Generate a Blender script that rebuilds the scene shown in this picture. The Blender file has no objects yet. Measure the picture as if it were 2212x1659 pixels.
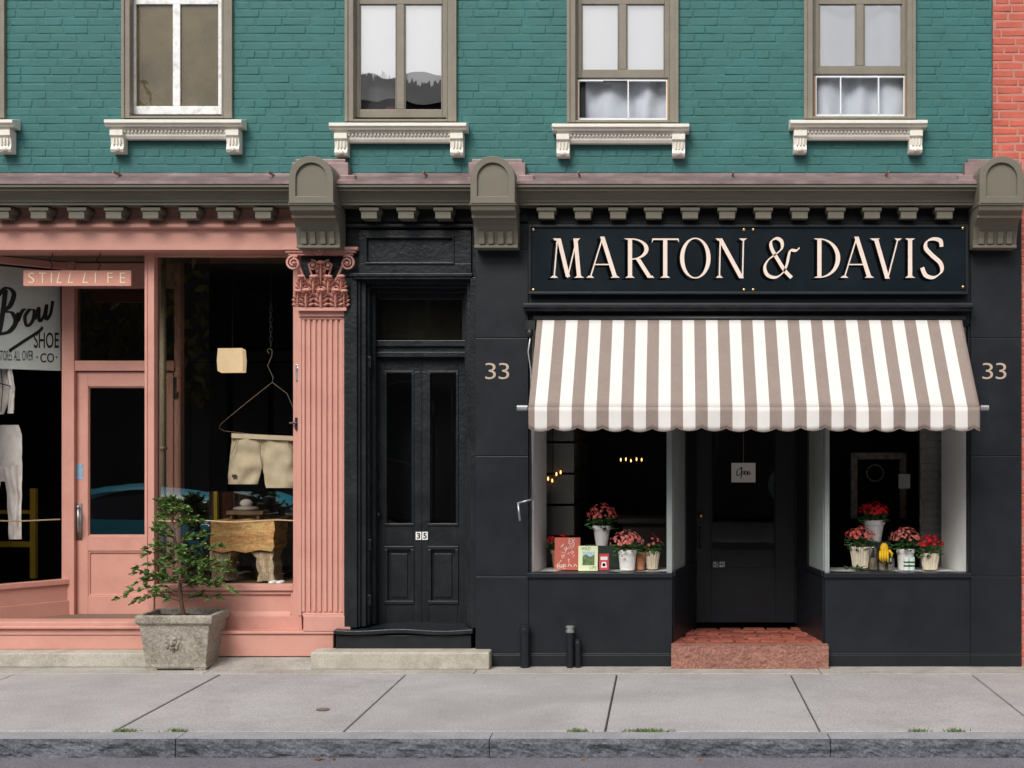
import bpy, bmesh, math, random
from mathutils import Vector, Matrix, noise
random.seed(7)
S=270.0; D=11.4; CX=1440.0; HY=940.0; H=1.852
def X(px,y=0): return (px-CX)/S*(D+y)/D
def Z(py,y=0): return H-(py-HY)/S*(D+y)/D
def P(px,py,y=0): return (X(px,y),y,Z(py,y))
scene=bpy.context.scene; C=scene.collection
R=math.radians; PI=math.pi; U=random.uniform
BASE={}
# ---------------------------------------------------------------- mesh builder
class MB:
    def __init__(s): s.v=[]; s.f=[]; s.mi=[]; s.cur=0
    def add(s,vs,fs):
        o=len(s.v); s.v+=[tuple(v) for v in vs]
        for f in fs: s.f.append(tuple(o+i for i in f)); s.mi.append(s.cur)
    def box(s,x0,x1,y0,y1,z0,z1):
        if x0>x1: x0,x1=x1,x0
        if z0>z1: z0,z1=z1,z0
        s.add([(x0,y0,z0),(x1,y0,z0),(x1,y1,z0),(x0,y1,z0),(x0,y0,z1),(x1,y0,z1),(x1,y1,z1),(x0,y1,z1)],
              [(0,1,5,4),(1,2,6,5),(2,3,7,6),(3,0,4,7),(4,5,6,7),(3,2,1,0)]); return s
    def pb(s,a,b,c,d,yf,yb): return s.box(X(a,yf),X(b,yf),yf,yb,Z(d,yf),Z(c,yf))
    def prism(s,pts,y0,y1):
        n=len(pts); s.add([(x,y0,z) for x,z in pts]+[(x,y1,z) for x,z in pts],
            [tuple(range(n)),tuple(range(2*n-1,n-1,-1))]+[(i,(i+1)%n,n+(i+1)%n,n+i) for i in range(n)]); return s
    def profx(s,prof,x0,x1):
        n=len(prof); s.add([(x0,y,z) for y,z in prof]+[(x1,y,z) for y,z in prof],
            [tuple(range(n)),tuple(range(2*n-1,n-1,-1))]+[(i,(i+1)%n,n+(i+1)%n,n+i) for i in range(n)]); return s
    def flat(s,pts,y): s.add([(x,y,z) for x,z in pts],[tuple(range(len(pts)))]); return s
    def pane(s,a,b,c,d,y):
        s.add([P(a,d,y),P(b,d,y),P(b,c,y),P(a,c,y)],[(0,1,2,3)]); return s
    def seg(s,xa,ya,xb,yb,z0,z1,t):   # thick wall between two plan points
        d=Vector((xb-xa,yb-ya)); d.normalize(); n=Vector((-d.y,d.x))*t*.5
        b=[(xa-n.x,ya-n.y),(xb-n.x,yb-n.y),(xb+n.x,yb+n.y),(xa+n.x,ya+n.y)]
        s.add([(x,y,z0) for x,y in b]+[(x,y,z1) for x,y in b],[(0,1,5,4),(1,2,6,5),(2,3,7,6),(3,0,4,7),(4,5,6,7),(3,2,1,0)]); return s
    def tube(s,pts,r,n=8):
        pts=[Vector(p) for p in pts]; m=len(pts); rs=r if isinstance(r,(list,tuple)) else [r]*m
        vs=[]; up=None
        for i,p in enumerate(pts):
            t=(pts[min(i+1,m-1)]-pts[max(i-1,0)])
            if t.length<1e-9: t=Vector((0,0,1))
            t.normalize()
            if up is None:
                up=Vector((0,1,0)) if abs(t.y)<.9 else Vector((1,0,0))
            a=t.cross(up)
            if a.length<1e-6: a=t.cross(Vector((1,0,0)))
            a.normalize(); b=t.cross(a); up=-b if b.dot(up)<0 else b
            b=up
            for k in range(n):
                an=2*PI*k/n; vs.append(p+(a*math.cos(an)+b*math.sin(an))*rs[i])
        fs=[(i*n+k,i*n+(k+1)%n,(i+1)*n+(k+1)%n,(i+1)*n+k) for i in range(m-1) for k in range(n)]
        fs+=[tuple(range(n)),tuple(range((m-1)*n,m*n))]
        s.add(vs,fs); return s
    def lathe(s,prof,c,n=20,mod=None):
        vs=[]; 
        for i,(r,z) in enumerate(prof):
            for k in range(n):
                a=2*PI*k/n; rr=r*(mod(a,i) if mod else 1)
                vs.append((c[0]+rr*math.cos(a),c[1]+rr*math.sin(a),c[2]+z))
        m=len(prof)
        fs=[(i*n+k,i*n+(k+1)%n,(i+1)*n+(k+1)%n,(i+1)*n+k) for i in range(m-1) for k in range(n)]
        fs+=[tuple(range(n)),tuple(range((m-1)*n,m*n))]
        s.add(vs,fs); return s
    def blob(s,c,rx,ry,rz,n=10,m=7,jit=0):
        vs=[]
        for i in range(1,m):
            t=PI*i/m
            for k in range(n):
                a=2*PI*k/n; j=1+U(-jit,jit)
                vs.append((c[0]+rx*math.sin(t)*math.cos(a)*j,c[1]+ry*math.sin(t)*math.sin(a)*j,c[2]+rz*math.cos(t)*j))
        q=len(vs); vs+=[(c[0],c[1],c[2]+rz),(c[0],c[1],c[2]-rz)]
        fs=[(i*n+k,i*n+(k+1)%n,(i+1)*n+(k+1)%n,(i+1)*n+k) for i in range(m-2) for k in range(n)]
        fs+=[(q,k,(k+1)%n) for k in range(n)]+[(q+1,(m-2)*n+(k+1)%n,(m-2)*n+k) for k in range(n)]
        s.add(vs,fs); return s
    def grid(s,fn,nu,nv):
        vs=[fn(i/nu,j/nv) for j in range(nv+1) for i in range(nu+1)]
        s.add(vs,[(j*(nu+1)+i,j*(nu+1)+i+1,(j+1)*(nu+1)+i+1,(j+1)*(nu+1)+i) for j in range(nv) for i in range(nu)]); return s
    def build(s,name,mats,parent=None,bevel=0,smooth=False,loc=None,solid=0,label=None,cat=None,group=None,kind=None,recalc=True):
        if not isinstance(mats,(list,tuple)): mats=[mats]
        if parent: base=BASE[parent.name]
        elif loc: base=Vector(loc)
        else:
            xs=[v[0] for v in s.v]; ys=[v[1] for v in s.v]; zs=[v[2] for v in s.v]
            base=Vector(((min(xs)+max(xs))/2,(min(ys)+max(ys))/2,min(zs)))
        me=bpy.data.meshes.new(name)
        me.from_pydata([(v[0]-base.x,v[1]-base.y,v[2]-base.z) for v in s.v],[],s.f)
        for m in mats: me.materials.append(m)
        me.polygons.foreach_set('material_index',s.mi)
        if recalc:
            bm=bmesh.new(); bm.from_mesh(me); bmesh.ops.recalc_face_normals(bm,faces=bm.faces); bm.to_mesh(me); bm.free()
        if smooth: me.polygons.foreach_set('use_smooth',[True]*len(me.polygons))
        me.update()
        o=bpy.data.objects.new(name,me); C.objects.link(o); BASE[o.name]=base
        if parent: o.parent=parent
        else: o.location=base
        if solid:
            md=o.modifiers.new('Solidify','SOLIDIFY'); md.thickness=solid; md.offset=0
        if bevel:
            md=o.modifiers.new('Bevel','BEVEL'); md.width=bevel; md.segments=2; md.limit_method='ANGLE'; md.angle_limit=R(35)
        tag(o,label,cat,group,kind); return o
def tag(o,label=None,cat=None,group=None,kind=None):
    if label: o['label']=label
    if cat: o['category']=cat
    if group: o['group']=group
    if kind: o['kind']=kind
    return o
def T(name,label,cat,loc,group=None):
    o=bpy.data.objects.new(name,None); C.objects.link(o); o.location=loc; o.empty_display_size=.1
    BASE[o.name]=Vector(loc); return tag(o,label,cat,group)
# ---------------------------------------------------------------- materials
def nt(name):
    m=bpy.data.materials.new(name); m.use_nodes=True; t=m.node_tree; t.nodes.clear()
    return m,t,t.nodes.new,t.links.new
def M(name,col,rough=.6,var=.12,sc=4,bump=.15,bsc=60,spec=.4,metal=0,dirt=None,damt=0,dsc=2,stretch=(1,1,1),speck=0,bdist=.004,transl=0,spsc=220):
    m,t,N,L=nt(name)
    out=N('ShaderNodeOutputMaterial'); b=N('ShaderNodeBsdfPrincipled'); L(b.outputs[0],out.inputs[0])
    tc=N('ShaderNodeTexCoord'); mp=N('ShaderNodeMapping'); mp.inputs['Scale'].default_value=stretch; L(tc.outputs['Object'],mp.inputs[0])
    n1=N('ShaderNodeTexNoise'); n1.inputs['Scale'].default_value=sc; n1.inputs['Detail'].default_value=6; n1.inputs['Roughness'].default_value=.65; L(mp.outputs[0],n1.inputs[0])
    cr=N('ShaderNodeValToRGB'); cr.color_ramp.elements[0].position=.28; cr.color_ramp.elements[1].position=.72
    cr.color_ramp.elements[0].color=[c*(1-var) for c in col]+[1]; cr.color_ramp.elements[1].color=[min(1,c*(1+var)) for c in col]+[1]
    L(n1.outputs['Fac'],cr.inputs[0]); colr=cr.outputs[0]
    n2=N('ShaderNodeTexNoise'); n2.inputs['Scale'].default_value=bsc; n2.inputs['Detail'].default_value=5; L(mp.outputs[0],n2.inputs[0])
    def mix(fac,a,bcol,mode='MIX'):
        x=N('ShaderNodeMix'); x.data_type='RGBA'; x.blend_type=mode
        if isinstance(fac,float): x.inputs[0].default_value=fac
        else: L(fac,x.inputs[0])
        L(a,x.inputs[6])
        if isinstance(bcol,tuple): x.inputs[7].default_value=list(bcol)+[1]
        else: L(bcol,x.inputs[7])
        return x.outputs[2]
    if dirt:
        n3=N('ShaderNodeTexNoise'); n3.inputs['Scale'].default_value=dsc; n3.inputs['Detail'].default_value=9; n3.inputs['Roughness'].default_value=.7; L(mp.outputs[0],n3.inputs[0])
        r3=N('ShaderNodeMapRange'); r3.inputs[1].default_value=.48; r3.inputs[2].default_value=.72; r3.inputs[4].default_value=damt; L(n3.outputs['Fac'],r3.inputs[0])
        colr=mix(r3.outputs[0],colr,tuple(dirt))
    if speck:
        n4=N('ShaderNodeTexNoise'); n4.inputs['Scale'].default_value=spsc; n4.inputs['Detail'].default_value=3; n4.inputs['Roughness'].default_value=.7; L(tc.outputs['Object'],n4.inputs[0])
        r4=N('ShaderNodeMapRange'); r4.inputs[1].default_value=.3; r4.inputs[2].default_value=.7; r4.inputs[3].default_value=1-speck; r4.inputs[4].default_value=1+speck; L(n4.outputs['Fac'],r4.inputs[0])
        cc=N('ShaderNodeCombineColor'); [L(r4.outputs[0],cc.inputs[i]) for i in range(3)]
        colr=mix(1.0,colr,cc.outputs[0],'MULTIPLY')
    L(colr,b.inputs['Base Color'])
    rr=N('ShaderNodeMapRange'); rr.inputs[3].default_value=max(.02,rough-.12); rr.inputs[4].default_value=min(1,rough+.12); L(n1.outputs['Fac'],rr.inputs[0]); L(rr.outputs[0],b.inputs['Roughness'])
    b.inputs['Specular IOR Level'].default_value=spec; b.inputs['Metallic'].default_value=metal
    if bump:
        bp=N('ShaderNodeBump'); bp.inputs['Strength'].default_value=bump; bp.inputs['Distance'].default_value=bdist
        L(n2.outputs['Fac'],bp.inputs['Height']); L(bp.outputs[0],b.inputs['Normal'])
    if transl:
        tr=N('ShaderNodeBsdfTranslucent'); L(colr,tr.inputs[0]); ms=N('ShaderNodeMixShader'); ms.inputs[0].default_value=transl
        L(b.outputs[0],ms.inputs[1]); L(tr.outputs[0],ms.inputs[2]); L(ms.outputs[0],out.inputs[0])
    return m
def glass(name,refl=.12,tint=(.9,.95,.93),wav=.02,dirt=None,damt=0):
    m,t,N,L=nt(name); out=N('ShaderNodeOutputMaterial')
    tr=N('ShaderNodeBsdfTransparent'); tr.inputs[0].default_value=list(tint)+[1]
    g=N('ShaderNodeBsdfGlossy'); g.inputs['Roughness'].default_value=.0
    lw=N('ShaderNodeLayerWeight'); lw.inputs[0].default_value=.25
    mr=N('ShaderNodeMapRange'); mr.inputs[3].default_value=refl; mr.inputs[4].default_value=1; L(lw.outputs['Fresnel'],mr.inputs[0])
    mr.inputs[1].default_value=.03
    tc=N('ShaderNodeTexCoord'); n=N('ShaderNodeTexNoise'); n.inputs['Scale'].default_value=2.5; n.inputs['Detail'].default_value=1; L(tc.outputs['Object'],n.inputs[0])
    bp=N('ShaderNodeBump'); bp.inputs['Strength'].default_value=wav; bp.inputs['Distance'].default_value=.1; L(n.outputs['Fac'],bp.inputs['Height']); L(bp.outputs[0],g.inputs['Normal'])
    mx=N('ShaderNodeMixShader'); L(mr.outputs[0],mx.inputs[0]); L(tr.outputs[0],mx.inputs[1]); L(g.outputs[0],mx.inputs[2])
    last=mx.outputs[0]
    if dirt:
        d=N('ShaderNodeBsdfDiffuse'); n2=N('ShaderNodeTexNoise'); n2.inputs['Scale'].default_value=2.2; n2.inputs['Detail'].default_value=10; n2.inputs['Roughness'].default_value=.68
        L(tc.outputs['Object'],n2.inputs[0])
        cr=N('ShaderNodeValToRGB'); cr.color_ramp.elements[0].color=[c*.45 for c in dirt]+[1]; cr.color_ramp.elements[1].color=list(dirt)+[1]
        cr.color_ramp.elements[0].position=.3; cr.color_ramp.elements[1].position=.7
        L(n2.outputs['Fac'],cr.inputs[0]); L(cr.outputs[0],d.inputs[0])
        m2=N('ShaderNodeMixShader'); m2.inputs[0].default_value=damt; L(last,m2.inputs[1]); L(d.outputs[0],m2.inputs[2]); last=m2.outputs[0]
    L(last,out.inputs[0]); return m
def emit(name,col,st,base=.6):
    m=M(name,[c*base for c in col],.7,.2,12); b=[n for n in m.node_tree.nodes if n.type=='BSDF_PRINCIPLED'][0]
    b.inputs['Emission Color'].default_value=list(col)+[1]; b.inputs['Emission Strength'].default_value=st; return m
teal=M('teal_brick_paint',(.041,.146,.137),.6,.12,3,.5,38,spec=.3,dirt=(.056,.182,.170),damt=.5,dsc=5,bdist=.005)
cream=M('cream_paint',(.80,.76,.67),.55,.05,8,.2,60,dirt=(.55,.50,.41),damt=.4,dsc=9)
olive=M('olive_grey_paint',(.165,.148,.112),.5,.08,3,.12,50,dirt=(.11,.10,.075),damt=.5,dsc=4,stretch=(.3,1,1))
taupe=M('taupe_frame_paint',(.225,.20,.155),.5,.1,5,.15,60,dirt=(.15,.13,.10),damt=.4,dsc=8)
white=M('white_sash_paint',(.82,.82,.81),.5,.05,10,.35,40,dirt=(.35,.33,.28),damt=.7,dsc=14)
copper=M('copper_flashing',(.25,.17,.165),.4,.25,5,.15,30,metal=.3,dirt=(.36,.29,.28),damt=.5,dsc=5)
pink=M('pink_paint',(.60,.30,.238),.5,.06,3,.25,45,dirt=(.49,.22,.17),damt=.5,dsc=4)
pinkd=M('pink_carved_paint',(.62,.305,.245),.6,.08,12,.3,80,dirt=(.38,.17,.13),damt=.5,dsc=10)
pinkbell=M('pink_shaded_paint',(.36,.16,.125),.7,.15,12,.3,80)  # darker pink on the bell, painted shade between the capital's leaves
black=M('black_paint',(.0085,.011,.0145),.42,.2,3,.18,40,spec=.4,dirt=(.015,.018,.022),damt=.5,dsc=4)
blackw=M('black_weathered_paint',(.009,.011,.0135),.38,.25,4,.6,30,spec=.45,dirt=(.022,.025,.028),damt=.4,dsc=8,bdist=.006)
signm=M('sign_navy_enamel',(.0035,.0085,.0125),.35,.15,2,.04,20,spec=.25)
lett=M('letter_cream_paint',(.84,.69,.59),.5,.06,10,.05)
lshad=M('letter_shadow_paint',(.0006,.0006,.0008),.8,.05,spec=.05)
gold=M('brass',(.75,.53,.22),.3,.1,10,.05,metal=1)
steel=M('grey_metal',(.42,.42,.43),.4,.15,10,.15,metal=.8)
darkmetal=M('dark_iron',(.03,.03,.03),.45,.2,10,.3,metal=.4)
concrete=M('sidewalk_concrete',(.36,.343,.342),.85,.14,1.6,.6,70,spec=.2,dirt=(.47,.455,.45),damt=.7,dsc=1.1,speck=.30,spsc=75)
concb=M('apron_concrete',(.38,.36,.325),.85,.15,3,.5,60,spec=.2,dirt=(.22,.195,.16),damt=.8,dsc=4,speck=.25,spsc=75)
stone=M('limestone_step',(.45,.415,.35),.8,.12,4,.5,50,spec=.2,dirt=(.27,.24,.185),damt=.8,dsc=5,speck=.2,spsc=90)
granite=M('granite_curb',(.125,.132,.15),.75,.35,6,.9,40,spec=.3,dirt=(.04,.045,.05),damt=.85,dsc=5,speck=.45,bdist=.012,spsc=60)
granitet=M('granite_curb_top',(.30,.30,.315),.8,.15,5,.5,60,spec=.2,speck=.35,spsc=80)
asphalt=M('asphalt',(.16,.152,.17),.85,.15,3,.8,100,spec=.25,speck=.5,spsc=90)
earth=M('joint_soil',(.07,.06,.045),.95,.3,10,.5)
ground=M('ground_soil',(.12,.12,.11),.95,.2,1,.2)
redslab=M('red_sandstone',(.30,.145,.11),.85,.2,8,.9,60,spec=.2,speck=.35,bdist=.012,spsc=60)
redpav=M('red_paver',(.34,.095,.06),.75,.3,9,.4,50,dirt=(.16,.05,.03),damt=.6,dsc=12)
redpav2=M('dark_red_paver',(.22,.055,.038),.75,.3,9,.4,50)
redbrick=M('red_brick',(.52,.12,.08),.75,.2,5,.4,50,dirt=(.42,.08,.055),damt=.5,dsc=8)
redmort=M('pale_mortar',(.48,.22,.175),.85,.15,8,.4)
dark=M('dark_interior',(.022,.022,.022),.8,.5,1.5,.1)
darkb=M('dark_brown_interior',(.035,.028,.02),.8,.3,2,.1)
woodsof=M('brown_soffit_wood',(.13,.082,.055),.6,.3,3,.2,20,stretch=(1,8,1))
whitein=M('white_display_paint',(.74,.74,.72),.6,.05,5,.1)
greytrim=M('grey_green_trim_and_reflection',(.28,.315,.30),.35,.1,4,.08)
awhite=M('awning_white_canvas',(.85,.82,.785),.85,.04,6,.4,160,spec=.1,transl=.22,bdist=.0015)
ataupe=M('awning_taupe_canvas',(.345,.275,.24),.85,.06,6,.4,160,spec=.1,transl=.2,bdist=.0015,speck=.12,spsc=120)
gshop=glass('shop_glass',.15,(.86,.9,.88),.006)
gfront=glass('front_glass',.24,(.50,.50,.45),.004)
greflector=glass('reflector_glass',.32,(.7,.74,.74),.004)
gdoor=glass('dark_door_glass',.06,(.5,.52,.5),.01)
gup=glass('upper_glass',.45,(.95,.96,.97),.02)
gdirty=glass('dirty_glass',.14,(.7,.7,.6),.03,(.26,.21,.12),.62)
# ---------------------------------------------------------------- writing helpers
def cat_rom(pts,sub=6):
    out=[]; n=len(pts)
    for i in range(n-1):
        p=[Vector(pts[max(0,min(n-1,i+k))]) for k in (-1,0,1,2)]
        for s_ in range(sub):
            t=s_/sub
            out.append(.5*((2*p[1])+(p[2]-p[0])*t+(2*p[0]-5*p[1]+4*p[2]-p[3])*t*t+(3*p[1]-p[0]-3*p[2]+p[3])*t**3))
    out.append(Vector(pts[-1])); return out
class Ink:      # flat painted marks, each shape a hair prouder than the last
    def __init__(s,mp): s.mb=MB(); s.mp=mp; s.k=0
    def poly(s,pts):
        s.k+=1; s.mb.add([s.mp(x,y,s.k) for x,y in pts],[tuple(range(len(pts)))])
    def vst(s,xa,ya,xb,yb,w): s.poly([(xa-w/2,ya),(xa+w/2,ya),(xb+w/2,yb),(xb-w/2,yb)])
    def ser(s,x,y,w): s.poly([(x-w/2,y),(x+w/2,y),(x+w/2-3,y-1.8),(x+w*.2,y-4.5),(x-w*.2,y-4.5),(x-w/2+3,y-1.8)])
    def sert(s,x,y,w): s.poly([(x-w/2,y),(x-w/2+3,y+1.8),(x-w*.2,y+4.5),(x+w*.2,y+4.5),(x+w/2-3,y+1.8),(x+w/2,y)])
    def arc(s,cx,cy,ro,so,ri,si,a0,a1,n=36,ox=0):
        s.k+=1; vs=[]
        for i in range(n+1):
            a=R(a0+(a1-a0)*i/n)
            vs.append(s.mp(cx+ro*math.cos(a),cy+so*math.sin(a),s.k)); vs.append(s.mp(cx+ox+ri*math.cos(a),cy+si*math.sin(a),s.k))
        s.mb.add(vs,[(2*i,2*i+1,2*i+3,2*i+2) for i in range(n)])
    def rib(s,pts,thin,thick,nib=20,sub=7):
        s.k+=1; c=cat_rom(pts,sub); vs=[]
        for i,p in enumerate(c):
            d=c[min(i+1,len(c)-1)]-c[max(i-1,0)]; d.normalize(); th=math.atan2(d.y,d.x)
            w=thin+(thick-thin)*abs(math.sin(th-R(nib))); n_=Vector((-d.y,d.x))*w/2
            vs.append(s.mp(p.x+n_.x,p.y+n_.y,s.k)); vs.append(s.mp(p.x-n_.x,p.y-n_.y,s.k))
        s.mb.add(vs,[(2*i,2*i+1,2*i+3,2*i+2) for i in range(len(c)-1)])
    def text(s,txt,x0,x1,y0,y1,weight=0,shear=0,rot=0):
        cu=bpy.data.curves.new('t','FONT'); cu.body=txt; cu.offset=weight; cu.shear=shear; cu.resolution_u=4
        ob=bpy.data.objects.new('t',cu); C.objects.link(ob); bpy.context.view_layer.update()
        dg=bpy.context.evaluated_depsgraph_get(); me=bpy.data.meshes.new_from_object(ob.evaluated_get(dg))
        vs=[(v.co.x,v.co.y) for v in me.vertices]
        if rot: vs=[(-a,-b) for a,b in vs]
        fs=[tuple(p.vertices) for p in me.polygons]
        C.objects.unlink(ob); bpy.data.objects.remove(ob); bpy.data.curves.remove(cu); bpy.data.meshes.remove(me)
        ax,bx=min(v[0] for v in vs),max(v[0] for v in vs); ay,by=min(v[1] for v in vs),max(v[1] for v in vs)
        s.k+=1
        s.mb.add([s.mp(x0+(a-ax)/(bx-ax+1e-9)*(x1-x0),y1-(b-ay)/(by-ay+1e-9)*(y1-y0),s.k) for a,b in vs],fs)
def onplane(y): return lambda px,py,k: (X(px,y),y-k*.00015,Z(py,y))
# ---------------------------------------------------------------- brick walls
def bricks(mb,x0,x1,z0,z1,y,holes,rh,bl,proud,gap,jit=.003):
    nrow=int((z1-z0)/rh)
    for r in range(nrow):
        za=z0+r*rh; zb=za+rh; zc=(za+zb)/2
        spans=[(x0,x1)]
        for hx0,hx1,hz0,hz1 in holes:
            if hz0<zc<hz1:
                ns=[]
                for a,b in spans:
                    if hx1<=a or hx0>=b: ns.append((a,b))
                    else:
                        if hx0>a: ns.append((a,hx0))
                        if hx1<b: ns.append((hx1,b))
                spans=ns
        hdr=(r%6==3); L_=bl*.52 if hdr else bl
        x=x0-U(0,L_)
        while x<x1:
            ln=L_*U(.88,1.12); xa,xb=x+gap/2,x+ln-gap/2
            for a,b in spans:
                p,q=max(xa,a),min(xb,b)
                if q-p>.02:
                    pr=proud*U(.4,1.4); j=lambda:U(-jit,jit); c=min(.009,proud*2.4)
                    tilt=U(-.0022,.0022)
                    fr=[(p+c+j(),y-pr+tilt,za+gap/2+c+j()),(q-c+j(),y-pr-tilt,za+gap/2+c+j()),(q-c+j(),y-pr-tilt,zb-gap/2-c+j()),(p+c+j(),y-pr+tilt,zb-gap/2-c+j())]
                    bk=[(p,y+.002,za+gap/2),(q,y+.002,za+gap/2),(q,y+.002,zb-gap/2),(p,y+.002,zb-gap/2)]
                    mb.add(fr+bk,[(0,1,2,3),(4,5,1,0),(5,6,2,1),(6,7,3,2),(7,4,0,3)])
            x+=ln
# ================================================================ SETTING
g=MB(); g.box(-150,150,-150,150,-.5,-.16); g.build('ground',ground,kind='structure')
r=MB(); r.box(-60,60,-11.2,-2.69,-.155,-.118); r.build('road',asphalt,kind='structure')
jx=[-8.2,-6.7,-5.05,-3.46,-2.02,-.384,.962,2.365,3.8,5.3,7]
s=MB()
for a,b in zip(jx[:-1],jx[1:]):
    s.box(a+.006,b-.006,-2.475,-.34,-.12,U(-.003,.002))
s.build('sidewalk',concrete,kind='structure',bevel=.008)
s=MB(); s.box(-8.2,7,-2.6,.2,-.13,-.016); s.build('sidewalk_bed',earth,kind='structure')
s=MB()
for a,b in ((-8.2,-3.6),(-3.595,-1.5),(-1.495,1.2),(1.205,2.9),(2.905,7)): s.box(a,b,-.334,.5,-.12,.002)
s.profx([(-.22,-.01),(.13,.056),(.5,.056),(.5,-.01)],X(332,.0),X(722,.1))
s.build('sidewalk_apron',concb,kind='structure',bevel=.006)
s=MB(); ce=[-8.2,-5.6,-3.0,-1.083,1.0,2.32,4.4,7]
for a,b in zip(ce[:-1],ce[1:]):
    ln=b-a; nu=int(ln/.03); x0,x1=a+.003,b-.003
    def fn(u,v,x0=x0,x1=x1):
        x=x0+(x1-x0)*u
        z=-.004-.15*v
        q=Vector((x*7,z*16,1.3)); q2=Vector((x*22,z*40,5))
        e=min(1,v*6)
        return (x,-2.70+e*(noise.noise(q)*.016+noise.noise(q2)*.010)+.006*(1-e),z)
    s.cur=0; s.grid(fn,nu,10)
    s.cur=1
    def ft(u,v,x0=x0,x1=x1):
        x=x0+(x1-x0)*u; y=-2.694+.206*v
        return (x,y,-.004+noise.noise(Vector((x*6,y*9,8)))*.003)
    s.grid(ft,nu,5)
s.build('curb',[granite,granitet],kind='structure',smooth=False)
s=MB(); s.box(-40,40,-16.9,-11.2,-.2,0); s.build('far_sidewalk',concrete,kind='structure')
# ================================================================ BRICK BUILDING
B=T('brick_building','teal painted brick building with cream window sills above an olive cornice','building',(0,0,0))
wins=[(-232,8,255),(262,500,255),(745,985,262),(1225,1465,264),(1738,1978,256)]
ztop=Z(-420); zbot=Z(392); XL=-6.8; XR=X(2143)
holes=[(X(a)+.02,X(b)-.02,Z(c)+.01,Z(-330)) for a,b,c in wins]
w=MB(); 
cur=XL
for h in holes:
    w.box(cur,h[0],.004,.25,zbot,ztop); w.box(h[0],h[1],.004,.25,zbot,h[2]); w.box(h[0],h[1],.004,.25,h[3],ztop); cur=h[1]
w.box(cur,XR,.004,.25,zbot,ztop)
bricks(w,XL,XR,zbot,ztop,.004,[(h[0]-.01,h[1]+.01,h[2]-.01,h[3]) for h in holes],.0655,.215,.0036,.001,.0022)
w.build('wall',teal,B)
w=MB(); w.box(XL,XR,.25,3.6,ztop,ztop+.15); w.box(XL,XR,3.5,3.6,0,ztop); w.box(XL,XR,.26,3.5,zbot-.06,zbot+.1)
for x in (XL,-3.1,-1.2,.8,XR-.1): w.box(x,x+.1,.27,3.5,zbot+.1,ztop)
w.build('interior_wall',dark,B)
skyrefl=M('white_sky_reflection',(.95,.95,.95),.8,.02,3,.05); curtm=M('pale_curtain',(.66,.71,.78),.9,.06,4,.1,80,transl=.3)
gcurt=M('grey_curtain',(.30,.30,.30),.9,.2)
orangew=M('orange_wood',(.55,.25,.08),.6,.15,6,.1); netm=M('white_aluminium',(.80,.81,.83),.4,.05,6,.05)
pinkobj=M('pink_plastic',(.6,.3,.35),.5)
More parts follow.
